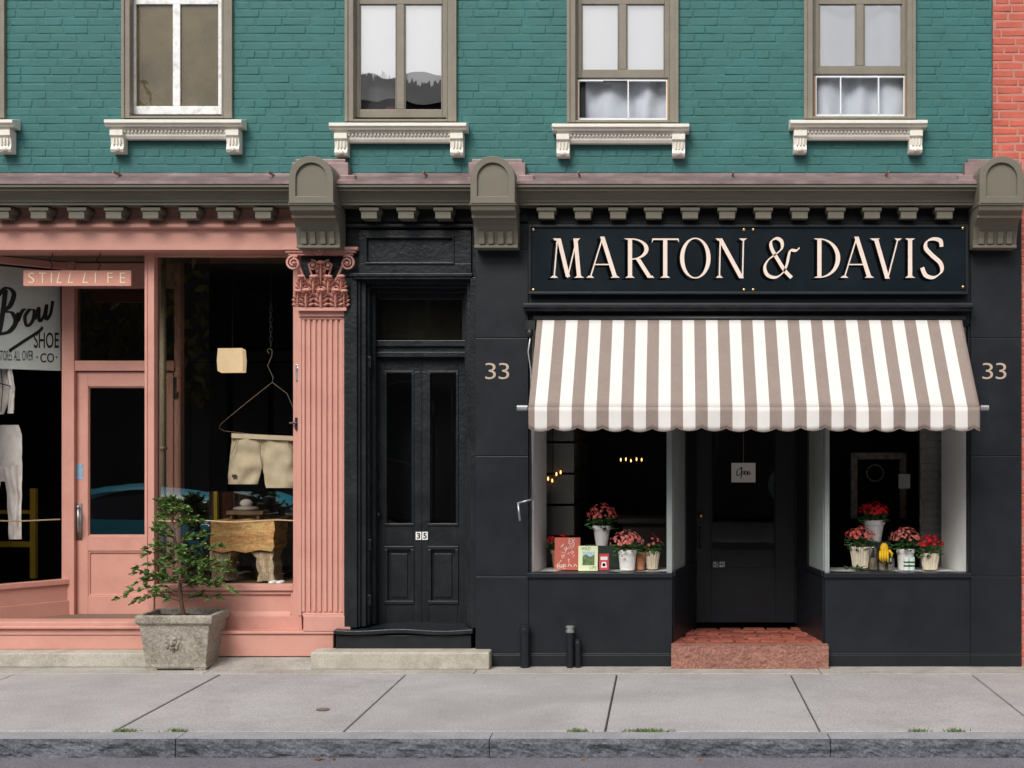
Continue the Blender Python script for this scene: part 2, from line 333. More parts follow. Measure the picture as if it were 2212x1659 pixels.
def window(i,a,b,bot,kind):
    fm=taupe; sm=white if kind=='white' else taupe
    m=MB(); 
    m.pb(a,a+18,-330,bot,-.022,.2); m.pb(b-18,b,-330,bot,-.022,.2); m.pb(a+18,b-18,bot-5,bot,-.02,.2)
    m.pb(a-1,a+6,-330,bot,-.034,0.02); m.pb(b-6,b+1,-330,bot,-.034,.02)
    m.pb(a+18,a+22,-330,bot-5,.03,.2); m.pb(b-22,b-18,-330,bot-5,.03,.2)
    m.pb(a,b,-345,-328,-.03,.2)
    wn=m.build('window',fm,B,bevel=.004)
    l,r_=a+20,b-18
    c=(a+b)/2
    m=MB(); 
    for q in ((l,l+12,-326,0),(r_-12,r_,-326,0),(c-8,c+8,-326,-14),(l+12,r_-12,-326,-312),(l+12,r_-12,-14,0)): m.pb(*q,.115,.15)
    m.build('upper_sash',taupe,wn,bevel=.003)
    for p,q in ((l+11,c-7),(c+7,r_-11)):
        m=MB(); m.pane(p,q,-314,-12,.13); m.build('pane',gup,wn)
    sb=bot-8 if kind in('white','ragged','plain') else bot-96
    rail=18
    m=MB()
    for q in ((l,l+11,-6,sb),(r_-11,r_,-6,sb),(c-8,c+8,9,sb-rail),(l+11,r_-11,-6,9),(l+11,r_-11,sb-rail,sb)): m.pb(*q,.065,.10)
    if kind!='white':
        for p,q in ((l+11,c-8),(c+8,r_-11)): m.pb(p,p+3,9,sb-rail,.075,.095); m.pb(q-3,q,9,sb-rail,.075,.095)
    m.build('sash',sm,wn,bevel=.004)
    for p,q in ((l+10,c-7),(c+7,r_-10)):
        m=MB(); m.pane(p,q,8,sb-rail+1,.088); m.build('pane',gdirty if kind=='white' else gup,wn)
    if kind=='ragged':
        m=MB(); pts=[(X(l+4,.105),Z(-4,.105))]
        x=l+4; lst=[]
        while x<r_-4:
            f=(x-l)/(r_-l); e=150+26*min(1,f*1.6)+8*noise.noise(Vector((x*.05,2.2,0)))+12*noise.noise(Vector((x*.21,7.2,0)))+U(-8,8)
            lst.append((X(x,.105),Z(e,.105))); x+=U(1,4)
        m.flat(pts+lst+[(X(r_-4,.105),Z(-4,.105))],.105); m.build('ragged_sky_reflection',skyrefl,wn)  # white sheet with ragged foot, standing in for reflected sky
        m=MB(); m.pb(l+70,l+92,sb-rail-6,sb-rail+2,.2,.24); m.build('trinket',pinkobj,wn)
        m=MB(); m.grid(lambda u,v:(X(l+4+88*u,.22),.22+.02*math.sin(u*8),Z(150+90*v,.22)),24,2); m.build('curtain',gcurt,wn,smooth=True)
    if kind=='sky_reflection':
        m=MB(); m.pane(l+4,r_-4,-4,sb-4,.105); m.build('sky_reflection',skyrefl,wn)  # white sheet behind the glass, standing in for bright reflected sky
    if kind in('sky_reflection','curtain'):
        top=-4 if kind=='curtain' else sb-12
        ph=U(0,6)
        m=MB()
        def fn(u,v,top=top,ph=ph):
            px=l+3+(r_-l-6)*u; py=top+(bot-3-top)*v
            y=.15+.028*math.sin(u*17+ph+1.6*noise.noise(Vector((u*3,v*2,ph))))+.02*noise.noise(Vector((u*5,v*3,ph+3)))
            return (X(px,y),y,Z(py,y))
        m.grid(fn,70,14); m.build('curtain',curtm,wn,smooth=True)
        i0,i1=a+20,b-20; t0,t1=sb+4,bot-5
        m=MB(); m.pb(i0,i0+4,t0,t1,.05,.1); m.build('wood_strip',orangew,wn)
        m=MB(); m.pb(i1-4,i1,t0,t1,.05,.1); m.build('wood_strip',orangew,wn)
        m=MB(); cuts=[.56] if kind=='sky_reflection' else [.29,.70]
        m.pb(i0+4,i1-4,t0,t0+3,.06,.09); m.pb(i0+4,i1-4,t1-4,t1,.06,.09); m.pb(i0+4,i0+6,t0+3,t1-4,.06,.09); m.pb(i1-6,i1-4,t0+3,t1-4,.06,.09)
        for k in cuts: q=i0+(i1-i0)*k; m.pb(q-1.3,q+1.3,t0+3,t1-4,.055,.085)
        m.build('screen_frame',netm,wn)
        if kind=='sky_reflection':
            m=MB(); m.pb(c-42,c+10,t0+2,t0+6,.052,.059); m.build('latch',darkmetal,wn)
            m=MB(); m.pane(i0+6,i0+20,t0+4,t1-5,.11); m.build('gap_shade_sheet',dark,wn)  # flat dark sheet, painted shade beside the curtain
    x0,x1=c-152,c+144; t=bot+1
    m=MB()
    m.profx([(.05,Z(t)),(-.145,Z(t+2,-.145)),(-.145,Z(t+9,-.145)),(-.13,Z(t+11,-.13)),(-.12,Z(t+17,-.12)),(.0,Z(t+19,-.12)),(.05,Z(t+19,-.12))],X(x0,-.1),X(x1,-.1))
    m.profx([(.0,Z(t+18.5,-.1)),(-.092,Z(t+18.5,-.092)),(-.092,Z(t+24,-.092)),(-.075,Z(t+25,-.075)),(-.07,Z(t+38,-.07)),(-.055,Z(t+45,-.055)),(.0,Z(t+45,-.05))],X(x0+9,-.08),X(x1-9,-.08))
    k=x0+14
    while k<x1-14: m.pb(k,k+4.5,t+24,t+30,-.088,-.07); k+=8
    for e in (x0+9,x1-9-28):
        xa,xb=X(e,-.1),X(e+28,-.1)
        m.profx([(.0,Z(t+24,-.1)),(-.115,Z(t+24,-.115)),(-.115,Z(t+36,-.115)),(-.095,Z(t+40,-.095)),(-.085,Z(t+56,-.085)),(-.1,Z(t+66,-.1)),(-.085,Z(t+73,-.085)),(.0,Z(t+75,-.06))],xa,xb)
        for q in (.2,.45,.7): m.box(xa+(xb-xa)*q,xa+(xb-xa)*(q+.12),-.105,-.06,Z(t+57,-.1),Z(t+42,-.1))
        m.blob((xa+(xb-xa)*.5,-.09,Z(t+66,-.09)),.03,.022,.022)
    m.build('sill',cream,wn,bevel=.003)
for i,((a,b,c),k) in enumerate(zip(wins,('plain','white','ragged','sky_reflection','curtain'))): window(i,a,b,c,k)
# cornice
xc0,xc1=XL,X(2120,-.2)
pr=[(.06,Z(392)),(-.275,Z(396,-.275)),(-.275,Z(404,-.275)),(-.25,Z(406,-.25)),(-.25,Z(412,-.25))]
for k in range(7):
    a=k/6*PI/2; pr.append((-.235+.075*math.sin(a),Z(413,-.235)-(.075)*(1-math.cos(a))))
pr+=[(-.15,Z(432,-.15)),(-.15,Z(443,-.15)),(.06,Z(443,-.15))]
m=MB(); m.profx(pr,xc0,xc1); m.build('cornice',olive,B,bevel=.002)
m=MB(); m.profx([(.0,Z(374)),(-.02,Z(380)),(-.285,Z(391,-.285)),(-.285,Z(397,-.285)),(-.279,Z(397,-.279)),(-.277,Z(394,-.277)),(.0,Z(388))],xc0,xc1)
x=xc0
while x<xc1: m.box(x,x+.012,-.2,-.01,Z(383),Z(378.5)); x+=1.22
m.build('flashing',copper,B)
for px in [2,83,165,245,325,407,487,568,797,877,957,1180,1259,1335,1412,1491,1571,1649,1728,1806,1884,1963,2041]:
    m=MB(); y=-.115; m.pb(px-21,px+21,447,455,y-.012,.06); m.pb(px-17,px+17,455,472,y,.06)
    m.prism([(X(px-21,y),Z(455,y)),(X(px-17,y),Z(462,y)),(X(px-17,y),Z(455,y))],y+.01,.06); m.prism([(X(px+21,y),Z(455,y)),(X(px+17,y),Z(455,y)),(X(px+17,y),Z(462,y))],y+.01,.06)
    m.build('modillion',olive,B,bevel=.003)
for xc in (-2.75,-1.346,2.592):
    hw=.172; yt=-.36; zt=4.012; zs=zt-hw; zb=3.645
    def arch(w_,zc,zl,n=14): return [(xc-w_,zl)]+[(xc-w_*math.cos(PI*k/n),zc+w_*math.sin(PI*k/n)) for k in range(n+1)]+[(xc+w_,zl)]
    m=MB(); m.prism(arch(hw,zs,zb),yt,.0)
    o_,i_=arch(hw,zs,zb),arch(hw-.052,zs,zb+.055); n=len(o_)
    m.add([(x,yt-.022,z) for x,z in o_]+[(x,yt-.022,z) for x,z in i_]+[(x,yt,z) for x,z in o_]+[(x,yt,z) for x,z in i_],
        [(k,k+1,n+k+1,n+k) for k in range(n-1)]+[(0,n,2*n-1,n-1)]+[(k,2*n+k,2*n+k+1,k+1) for k in range(n-1)]+[(n+k,n+k+1,3*n+k+1,3*n+k) for k in range(n-1)]+[(n,2*n-1,4*n-1,3*n),(0,2*n,3*n-1,n-1)])
    m.box(xc-hw-.006,xc+hw+.006,-.375,.0,zb-.012,zb+.012)
    pf=[(.05,zb-.012),(-.365,zb-.012),(-.35,zb-.05),(-.30,zb-.075),(-.30,zb-.1),(-.24,zb-.115),(-.195,zb-.15),(-.17,zb-.2),(-.15,zb-.25),(-.14,zb-.29),(.05,zb-.29)]
    m.profx(pf,xc-hw,xc+hw)
    m.box(xc-hw,xc+hw,-.155,.05,zb-.315,zb-.29)
    for q in (-.11,-.04,.04,.11): m.profx([(-.16,zb-.19),(-.192,zb-.19),(-.172,zb-.24),(-.166,zb-.286),(-.14,zb-.286)],xc+q-.022,xc+q+.022)
    m.build('console',olive,B,bevel=.004)
    m=MB(); z0,z1=Z(392,-.08),Z(344,-.08)
    m.box(xc-.225,xc+.225,-.10,-.0,z0,z1-.03); m.box(xc-.2,xc+.2,-.09,-.0,z1-.03,z1); m.box(xc-.245,xc+.245,-.14,0,z0-.01,z0+.02)
    m.box(xc+.18,xc+.3,-.2,-.0,z0-.015,z0+.03) if xc<0 else m.box(xc-.3,xc-.18,-.2,0,z0-.015,z0+.03)
    m.build('console_flashing',copper,B,bevel=.004)
RB=T('brick_building','bright red brick building at the right edge of the picture','building',(4,.1,0))
m=MB(); m.box(X(2146),X(2146)+3.2,.03,.3,0,ztop); m.build('wall_backing',redmort,RB)
m=MB(); bricks(m,X(2146),X(2146)+3.2,.0,ztop,.03,[],.0655,.21,.004,.007); m.build('wall',redbrick,RB)
# ================================================================ PINK STOREFRONT
PS=T('pink_storefront','pink painted storefront with recessed door and fluted column','storefront',(X(300,.2),.2,0))
zsof=Z(540,.04)
m=MB(); xr=X(645,.05)
m.profx([(.4,Z(443,.05)),(.055,Z(443,.05)),(.055,Z(468,.05)),(.04,Z(474,.04)),(.02,Z(480,.02)),(-.01,Z(485,-.01)),(-.01,Z(491,-.01)),(.02,Z(494,.02)),(.04,Z(496,.04)),(.04,zsof),(.4,zsof)],XL,xr)
m.build('frieze',pink,PS,bevel=.003)
yd=.9; zfl=.297
m=MB(); 
yy=.08
while yy<.98:
    m.box(XL,X(650,.2),yy,yy+.092,zsof+.004+U(0,.003),zsof+.03) ; yy+=.098
m.build('soffit',woodsof,PS)
m=MB(); m.pb(312,333,540,1275,.22,.34); m.pb(633,652,540,1362,.215,.36); m.pb(333,633,541,554,.25,.34); m.pb(333,633,1263,1276,.235,.36)
m.pb(316,318,545,1275,.212,.23)
m.build('window_frame',pink,PS,bevel=.004)
m=MB(); m.pane(332,452,553,1264,.30); m.build('window_pane',gfront,PS)
m=MB(); m.pb(318,640,1276,1362,.275,.36); m.pb(318,640,1330,1362,.25,.28); m.pb(318,332,1276,1330,.255,.28); m.pb(628,640,1276,1330,.255,.28)
m.profx([(.28,Z(1320,.26)),(.255,Z(1326,.26)),(.25,Z(1331,.26)),(.28,Z(1331,.26))],X(332,.26),X(628,.26))
m.pb(332,628,1276,1284,.255,.28)
m.build('bulkhead',pink,PS,bevel=.004)
m=MB(); m.pb(325,721,1364,1370,.105,.5); m.pb(325,720,1370,1418,.12,.5); m.build('plinth',pink,PS,bevel=.006)
xa,ya,xb,yb=X(322,.30),.33,X(384,yd),yd
m=MB(); m.seg(xa,ya,xb,yb,zfl,.56,.06); m.seg(xa,ya,xb,yb,.56,.6,.08); m.build('side_bulkhead',pink,PS)
m=MB(); m.add([(xa,ya,.6),(xb,yb,.6),(xb,yb,zsof),(xa,ya,zsof)],[(0,1,2,3)]); m.build('side_pane',gshop,PS)
la,lb=(X(-75,.22),.22),(X(146,yd),yd)
m=MB(); m.seg(*la,*lb,zfl,.43,.08); m.seg(*la,*lb,.43,.57,.055); m.seg(*la,*lb,.57,.613,.09)
m.build('angled_bulkhead',pink,PS,bevel=.004)
m=MB(); m.seg(*la,*lb,zsof-.06,zsof,.06); m.build('angled_head',pink,PS,bevel=.004)
m=MB(); m.pb(-420,-72,540,1400,.16,.3); m.build('left_pier',pink,PS)
m=MB(); m.pb(133,160,560,1332,yd-.03,yd+.1); m.pb(376,390,560,1332,yd-.0,yd+.1); m.pb(160,376,779,801,yd-.02,yd+.1); m.pb(160,376,568,622,yd-.01,yd+.1)
m.pb(150,160,800,1332,yd-.045,yd); m.build('door_frame',pink,PS,bevel=.004)
m=MB(); m.pane(159,377,620,781,yd+.04); m.build('transom_pane',gshop,PS)
m=MB(); y=yd+.01
for q in ((162,190,803,1330),(346,374,803,1330),(190,346,803,835),(190,346,1158,1190),(190,346,1288,1330)): m.pb(*q,y,y+.05)
m.pb(190,346,1190,1288,y+.022,y+.04)
for q in ((190,346,1190,1194),(190,346,1284,1288),(190,194,1194,1284),(342,346,1194,1284)): m.pb(*q,y+.008,y+.03)
for q in ((190,193,835,1158),(343,346,835,1158),(193,343,835,838),(193,343,1155,1158)): m.pb(*q,y+.012,y+.04)
dr=m.build('door',pink,PS,bevel=.003)
m=MB(); m.pane(189,347,833,1160,y+.03); m.build('door_pane',gshop,dr)
m=MB(); m.pb(162,177,1088,1166,y-.008,y); m.tube([P(169,1098,y-.01),P(169,1104,y-.06),P(169,1125,y-.07),P(169,1146,y-.06),P(169,1152,y-.01)],.011); m.blob(P(169,1095,y-.03),.016,.016,.016); m.build('handle',steel,dr,smooth=True)
m=MB(); m.pb(162,179,1002,1035,y-.003,y); m.build('sticker',M('blue_sticker',(.25,.42,.55),.5,.25,30),dr)
m=MB(); m.pb(376,384,846,860,yd-.01,yd); m.pb(374,381,815,862,yd-.006,yd); m.build('hinge',darkmetal,PS)
m=MB(); m.box(X(-420,.12),X(322,.12),.14,.95,.12,zfl); m.build('entry_floor',darkb,PS)
m=MB(); m.pb(-420,318,1343,1352,.10,.3); m.pb(-420,320,1352,1359,.085,.3); m.pb(-420,320,1359,1372,.115,.3); m.pb(-420,324,1372,1403,.125,.3); m.build('step',pink,PS,bevel=.006)
m=MB(); m.box(X(-420),X(305,.3),.3,.9,zfl,zfl+.012); m.build('entry_boards',M('worn_boards',(.18,.12,.085),.8,.3,4,.4,20,stretch=(1,12,1)),PS)
# pilaster
yp=.13
m=MB(); m.pb(646,747,668,1332,yp+.02,.36)
for k in range(8):
    c=655+k*11.8; m.pb(c-3.4,c+3.4,690,1322,yp+.004,yp+.022)
m.pb(643,651,683,1330,yp+.0,yp+.03); m.pb(741,749,683,1330,yp,yp+.03); m.pb(651,741,681,690,yp,yp+.03)
pil=m.build('pilaster',pink,PS,bevel=.004)
m=MB(); m.pb(655,757,1330,1364,.1,.36); m.pb(653,752,1324,1331,.118,.36); m.build('base',pink,pil,bevel=.005)
# corinthian capital
def q(px,py,y): return (X(px,y),y,Z(py,y))
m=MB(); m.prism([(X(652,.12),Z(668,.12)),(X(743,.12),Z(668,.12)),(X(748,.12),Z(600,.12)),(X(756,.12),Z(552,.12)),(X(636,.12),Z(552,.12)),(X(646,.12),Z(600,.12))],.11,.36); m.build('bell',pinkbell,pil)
m=MB()
m.pb(641,748,664,671,.07,.36); m.pb(645,746,671,683,.11,.36)
for a_,b_,c_,d_,y_ in ((612,772,533,539,.0),(616,767,539,545,.015),(622,761,545,551,.03)): m.pb(a_,b_,c_,d_,y_,.36)
def spiral(px,py,r0,turns,y,sgn,a0,rad):
    pts=[];rs=[]
    n=int(26*turns)
    for i in range(n+1):
        t=i/n; rr=r0*(1-t*.85); a=R(a0)+sgn*2*PI*turns*t
        pts.append(q(px+rr*math.cos(a),py-rr*math.sin(a),y-.03*t)); rs.append(rad*(1-.4*t))
    m.tube(pts,rs,6)
    m.blob(q(px,py,y-.04),.013,.013,.013,8,5)
spiral(634,568,16,2,.02,1,60,.011); spiral(750,568,16,2,.02,-1,120,.011)
spiral(675,573,11,1.7,.04,-1,100,.009); spiral(709,573,11,1.7,.04,1,80,.009)
m.tube([q(664,615,.07),q(654,594,.05),q(643,568,.02),q(632,551,.02)],.010,6); m.tube([q(720,615,.07),q(731,594,.05),q(742,568,.02),q(752,551,.02)],.010,6)
m.tube([q(670,612,.07),q(674,596,.06),q(667,570,.04)],.009,6); m.tube([q(714,612,.07),q(710,596,.06),q(717,570,.04)],.009,6)
for k in range(7):
    a=2*PI*k/7; m.blob(q(688+7*math.cos(a),541+7*math.sin(a),-.012),.016,.012,.016,8,5)
m.blob(q(688,541,-.025),.012,.012,.012,8,5)
def lobe(pc,d,ln,wd,out):
    n=6; side=(-d[1],d[0]); 
    vs=[]
    for i in range(n+1):
        t=i/n; ww=wd*math.sin(PI*(.12+.86*t))**.8
        c=(pc[0]+d[0]*ln*t,pc[1]+d[1]*ln*t); yb=pc[2]-out*math.sin(PI*.55*t)
        for s_,dy in ((-1,.014),(0,-.008),(1,.014)): vs.append(q(c[0]+side[0]*ww*s_*.5,c[1]+side[1]*ww*s_*.5,yb+dy))
    m.add(vs,[(3*i+k,3*i+k+1,3*i+k+4,3*i+k+3) for i in range(n) for k in range(2)])
def acanthus(px,py0,py1,w,y,out):
    h=py0-py1
    for t,sp,an in ((.06,.95,22),(.24,1.05,34),(.42,1.0,46),(.6,.8,58),(.77,.55,70)):
        for s_ in (-1,1):
            a=R(an); d=(s_*math.cos(a),-math.sin(a))
            lobe((px+s_*w*.04,py0-h*t,y-out*t*.75),d,w*.56*sp,h*.19,.035)
    lobe((px,py0,y-.012),(0,-1),h*.8,w*.22,out)
    m.tube([q(px,py0,y-.02),q(px,py0-h*.5,y-.03-out*.45),q(px,py1+h*.08,y-.02-out)],[.008,.007,.005],6)
    m.blob(q(px,py1+h*.10,y-.03-out),.020+w*.0005,.022,.013,8,6)
for px in (661,693,725): acanthus(px,664,622,33,.09,.06)
for px in (643,743): acanthus(px,664,624,24,.10,.06)
for px in (677,709): acanthus(px,640,592,30,.085,.07)
acanthus(650,636,592,26,.085,.07); acanthus(737,636,592,26,.085,.07); acanthus(693,615,560,26,.085,.06)
m.build('capital',pinkd,pil,smooth=False)
m=MB(); m.blob(P(644,797,.19),.018,.02,.028); m.pb(638,651,787,822,.20,.215); db=m.build('doorbell',steel,PS,smooth=False,bevel=.003)
m=MB(); m.blob(P(644,797,.168),.009,.008,.009); m.build('eye',darkmetal,db)
m=MB(); m.pb(637,645,902,928,.2,.215); m.tube([P(625,914,.19),P(641,914,.19)],.008); m.build('latch',darkmetal,PS)
# room behind
m=MB(); xw=X(744,.4)
m.box(XL,xw,3.4,3.5,zfl,zsof); m.box(XL,xw,1.0,3.4,zfl-.1,zfl); m.box(XL,xw,1.0,3.4,zsof,zsof+.1); m.box(XL-.1,XL,.3,3.5,0,zsof); m.box(xw-.12,xw,.37,3.4,0,zsof)
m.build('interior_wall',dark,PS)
m=MB(); m.box(X(398,.4),xw-.13,.37,1.9,zfl,.585); m.build('display_floor',M('dark_oak_floor',(.14,.10,.045),.5,.3,3,.2,20,stretch=(6,1,1)),PS)
m=MB(); m.add([(X(394,1.3),1.3,.585),(xw-.13,1.3,.585),(xw-.13,1.3,1.35),(X(394,1.3),1.3,1.35)],[(0,1,2,3)]); m.build('added_reflector_glass',greflector,PS)  # added pane, put in to carry the parked car's reflection
dimp=M('dim_panelling',(.06,.065,.07),.7,.4,2,.1)
m=MB()
for k in range(5): m.box(-4.9+.42*k,-4.9+.42*k+.36,3.32,3.38,.5,2.6)
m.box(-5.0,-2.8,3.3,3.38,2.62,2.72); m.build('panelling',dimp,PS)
m=MB(); m.tube([P(352,556,.62),P(352,1262,.62)],.028,12); m.tube([P(352,965,.62),P(352,972,.62)],.038,12); m.build('pipe',M('beige_pipe',(.46,.37,.26),.5,.15),PS,smooth=True)
slab=MB(); slab.box(X(-420,-.05),X(329,-.05),-.055,.16,.0,.118); slab.build('stone_step',stone,bevel=.012,label='long pale stone slab at the foot of the pink shop entrance',cat='step')
# ---- hanging sign of the pink shop
HS=T('hanging_sign','small pink board with pale yellow letters hung by two hooks','sign',P(166,618,.24))
m=MB(); m.pb(50,283,584,618,.225,.255); m.build('board',M('sign_pink',(.60,.28,.215),.5,.05),HS,bevel=.004)
yl=M('pale_yellow_paint',(.90,.74,.48),.5,.05)
for t_,x0,x1,sh in (('S',61,74,0),('T',84,99,0),('I',110,112.2,0),('L',122,134,.25),('L',146,158,.25),('L',178,190,.25),('I',205,207.2,0),('F',232,243,0),('E',259,271,0)):
    ik=Ink(onplane(.2235)); ik.text(t_,x0,x1,589,611,-.014,sh); ik.mb.build('letter',yl,HS)
for px in (110,213):
    m=MB(); m.tube([P(px,585,.24),P(px,579,.24)],.004,6)
    pts=[P(px+4*math.sin(a*.9),579-a*3.4,.24+.008*math.cos(a*1.7)) for a in range(0,11)]
    m.tube(pts,.0045,6); m.build('hook',darkmetal,HS,smooth=True)
# ---- painted shoe-company sign behind the angled window
def ray(px,py,off=0):
    dx=(px-CX)/(S*D); 
    ex,ey=lb[0]-la[0],lb[1]-la[1]; l=math.hypot(ex,ey); nx,ny=-ey/l,ex/l
    ax,ay=la[0]+nx*(.10-off),la[1]+ny*(.10-off)
    t=(ax*nx+(ay+D)*ny)/(dx*nx+ny)
    return (t*dx,-D+t,H-t*(py-HY)/(S*D))
PSn=T('painted_sign','pale board with black script and capitals behind the angled pink window','sign',ray(60,790))
def rr(px,z): a=ray(px,900); return (a[0],a[1],z)
m=MB(); p0,p1=rr(-60,0),rr(128,0)
m.seg(p0[0],p0[1]+.012,p1[0],p1[1]+.012,2.41,3.27,.02); m.build('board',M('sign_pale_green',(.54,.60,.56),.4,.15,2,.1),PSn)
sk_=M('sign_black',(.012,.012,.012),.5)
ik=Ink(lambda px,py,k: ray(px,py,.004+k*.0002))
ik.rib([(-6,640),(14,622),(30,634),(22,660),(8,672),(26,676),(34,696),(20,716),(-2,722)],4,11,10)
ik.rib([(12,626),(8,660),(2,700),(-4,724)],5,11,0)
ik.rib([(30,706),(40,676),(38,694),(48,672),(56,668)],3,8,10)
ik.rib([(64,668),(54,684),(58,704),(70,694),(74,672),(64,668)],3,8,10)
ik.rib([(76,690),(84,664),(85,694),(95,682),(101,658),(99,690),(109,678),(114,650)],2.5,7,10)
ik.mb.build('script_lettering',sk_,PSn)
ik=Ink(lambda px,py,k: ray(px,py,.004+k*.0002)); ik.rib([(20,758),(50,738),(84,716),(92,706)],3,7,60); ik.mb.build('flourish',sk_,PSn)
for w_,a_ in (('SHOE',(73,127,718,752,.012)),('CO',(87,117,763,783,.01)),('STORES',(-2,26,757,779,.0)),('ALL',(30,44,757,779,0)),('OVER',(48,72,757,779,0))):
    ik=Ink(lambda px,py,k: ray(px,py,.004+k*.0002)); ik.text(w_,*a_); ik.mb.build('word',sk_,PSn)
for px in (80,122): ik=Ink(lambda px,py,k: ray(px,py,.004)); ik.poly([(px-2.5,770),(px+2.5,770),(px,775)]); ik.mb.build('mark',sk_,PSn)
# ---- clothes
def cloth(m,rows,y,amp,nu=16,nv=26,fr=3,seed=0,bul=.03):
    ys=[r_[0] for r_ in rows]
    def at(t):
        yy=ys[0]+(ys[-1]-ys[0])*t
        for i in range(len(rows)-1):
            if yy<=ys[i+1]+1e-6:
                f=(yy-ys[i])/(ys[i+1]-ys[i]+1e-9); return yy,rows[i][1]*(1-f)+rows[i+1][1]*f,rows[i][2]*(1-f)+rows[i+1][2]*f
        return yy,rows[-1][1],rows[-1][2]
    for side in (-1,1):
        def fn(u,v):
            yy,l,r_=at(v); yv=y+side*bul*math.sin(PI*u)**.6+amp*noise.noise(Vector((u*fr,v*4,seed)))+amp*.35*math.sin(u*fr*2.2+seed+v*2.5)*math.sin(PI*u)
            return P(l+(r_-l)*u+1.2*noise.noise(Vector((v*6,u,seed))),yy,yv)
        m.grid(fn,nu,nv)
khaki=M('khaki_cotton',(.43,.355,.235),.9,.12,8,.4,120,dirt=(.33,.265,.165),damt=.45,dsc=10); wcot=M('white_cotton',(.74,.70,.64),.9,.08,8,.4,100,dirt=(.45,.38,.31),damt=.6,dsc=14)
seam=M('khaki_seam',(.22,.17,.10),.9)
SH=T('shorts','khaki shorts hanging from a wire hanger in the pink shop window','shorts',P(562,1052,.55))
m=MB(); cloth(m,[(940,502,563),(985,497,566),(1010,494,566),(1034,492,560),(1046,493,557)],.55,.02,seed=1); m.build('leg',khaki,SH,smooth=True)
m=MB(); cloth(m,[(942,562,632),(990,563,634),(1010,567,636),(1040,572,637),(1054,575,637)],.55,.02,seed=4); m.build('leg',khaki,SH,smooth=True)
m=MB(); m.add([P(500,936,.508),P(634,942,.508),P(634,952,.506),P(500,946,.506),P(500,936,.59),P(634,942,.59),P(634,952,.59),P(500,946,.59)],[(0,1,2,3),(4,5,6,7),(0,1,5,4),(3,2,6,7),(0,3,7,4),(1,2,6,5)]); m.build('waistband',khaki,SH)
m=MB(); m.tube([P(563,948,.503),P(563,985,.51),P(566,1006,.53)],.0035,5); m.build('fly_seam',seam,SH)
for a_ in ([(512,948),(506,968),(500,980)],[(618,950),(628,968),(633,978)]):
    m=MB(); m.tube([P(a,b,.503) for a,b in a_],.003,5); m.build('pocket_seam',seam,SH)
m=MB(); m.pb(501,510,1025,1031,.495,.51); m.build('patch',darkb,SH)
m=MB(); m.tube([P(581,764,.55),P(577,757,.55),P(582,752,.55),P(588,757,.55),P(587,770,.55),P(578,790,.55),P(590,815,.55),P(588,826,.55),P(535,868,.55),P(478,915,.55),P(473,925,.55),P(485,931,.55),P(560,940,.55),P(640,944,.55),P(650,920,.55),P(620,850,.55),P(588,826,.55)],.0025,6)
m.build('wire_hanger',M('rusty_wire',(.20,.155,.11),.5,.2,20,metal=.4),label='bent wire clothes hanger holding the khaki shorts',cat='hanger')
m=MB()
for i in range(9):
    py=660+i*10.4; pts=[]
    for k in range(11):
        a=2*PI*k/10; pts.append(P(585+(3.2*math.sin(a) if i%2 else .6*math.sin(a)),py+7*math.cos(a),.55+(.0 if i%2 else .012*math.sin(a))))
    m.tube(pts,.002,5)
m.tube([P(585,548,.55),P(585,655,.55)],.0016,5)
m.build('chain',M('dull_chain',(.04,.04,.04),.5,.2,metal=.5),label='dark link chain above the wire hanger in the pink shop window',cat='chain')
PL=T('pendant_lamp','lit square paper pendant lamp on a cord in the pink shop window','lamp',P(501,805,.9))
m=MB(); y=.9; zt,zb=Z(754,y),Z(804,y); h=.105; ang=R(8)
def rot(a,b): return a*math.cos(ang)-b*math.sin(ang),a*math.sin(ang)+b*math.cos(ang)
vs=[]
for z,f in ((zb,.98),((zt+zb)/2,1.03),(zt,.96)):
    for sx,sy in ((-1,-1),(1,-1),(1,1),(-1,1)):
        a_,b_=rot(sx*h*f,sy*h*f); vs.append((X(501,y)+a_,y+b_,z+U(-.006,.006)))
m.add(vs,[(4*i+k,4*i+(k+1)%4,4*i+4+(k+1)%4,4*i+4+k) for i in range(2) for k in range(4)]); m.build('lamp_shade',emit('paper_lamp',(.85,.62,.36),.6,.7),PL)
m=MB(); m.tube([P(502,552,y),P(502,756,y)],.003,6); m.build('cord',darkmetal,PL)
TR=T('trousers','pale stained trousers hanging in the angled pink shop window','trousers',P(20,1165,.72))
m=MB(); cloth(m,[(918,-18,40),(935,-20,47),(1000,-26,48),(1040,-30,46)],.72,.02,nv=12,seed=2,bul=.025); m.build('hips',wcot,TR,smooth=True)
m=MB(); cloth(m,[(1005,6,48.5),(1060,14,47),(1110,17,46),(1165,19,47)],.71,.03,seed=6,bul=.022); m.build('leg',wcot,TR,smooth=True)
m=MB(); cloth(m,[(1005,-30,6),(1160,-42,-14)],.71,.025,seed=9,bul=.022); m.build('leg',wcot,TR,smooth=True)
ST=T('shirt','white shirt with dark trim hanging beside the shoe company sign','shirt',P(5,895,.62))
m=MB(); cloth(m,[(785,-40,14),(800,-42,26),(840,-36,30),(895,-34,8)],.66,.02,seed=3); m.build('body',wcot,ST,smooth=True)
m=MB(); cloth(m,[(795,12,26),(840,20,32),(893,16,30)],.64,.015,nu=8,seed=8,bul=.02); m.build('sleeve',wcot,ST,smooth=True)
m=MB(); m.tube([P(-30,830,.605),P(0,828,.60),P(24,835,.60)],.005,6); m.build('trim',darkmetal,ST)
m=MB(); m.tube([P(2,795,.605),P(6,840,.60),P(2,890,.60)],.004,6); m.build('placket',darkmetal,ST)
rope=M('sisal_rope',(.52,.41,.24),.9,.2,60)
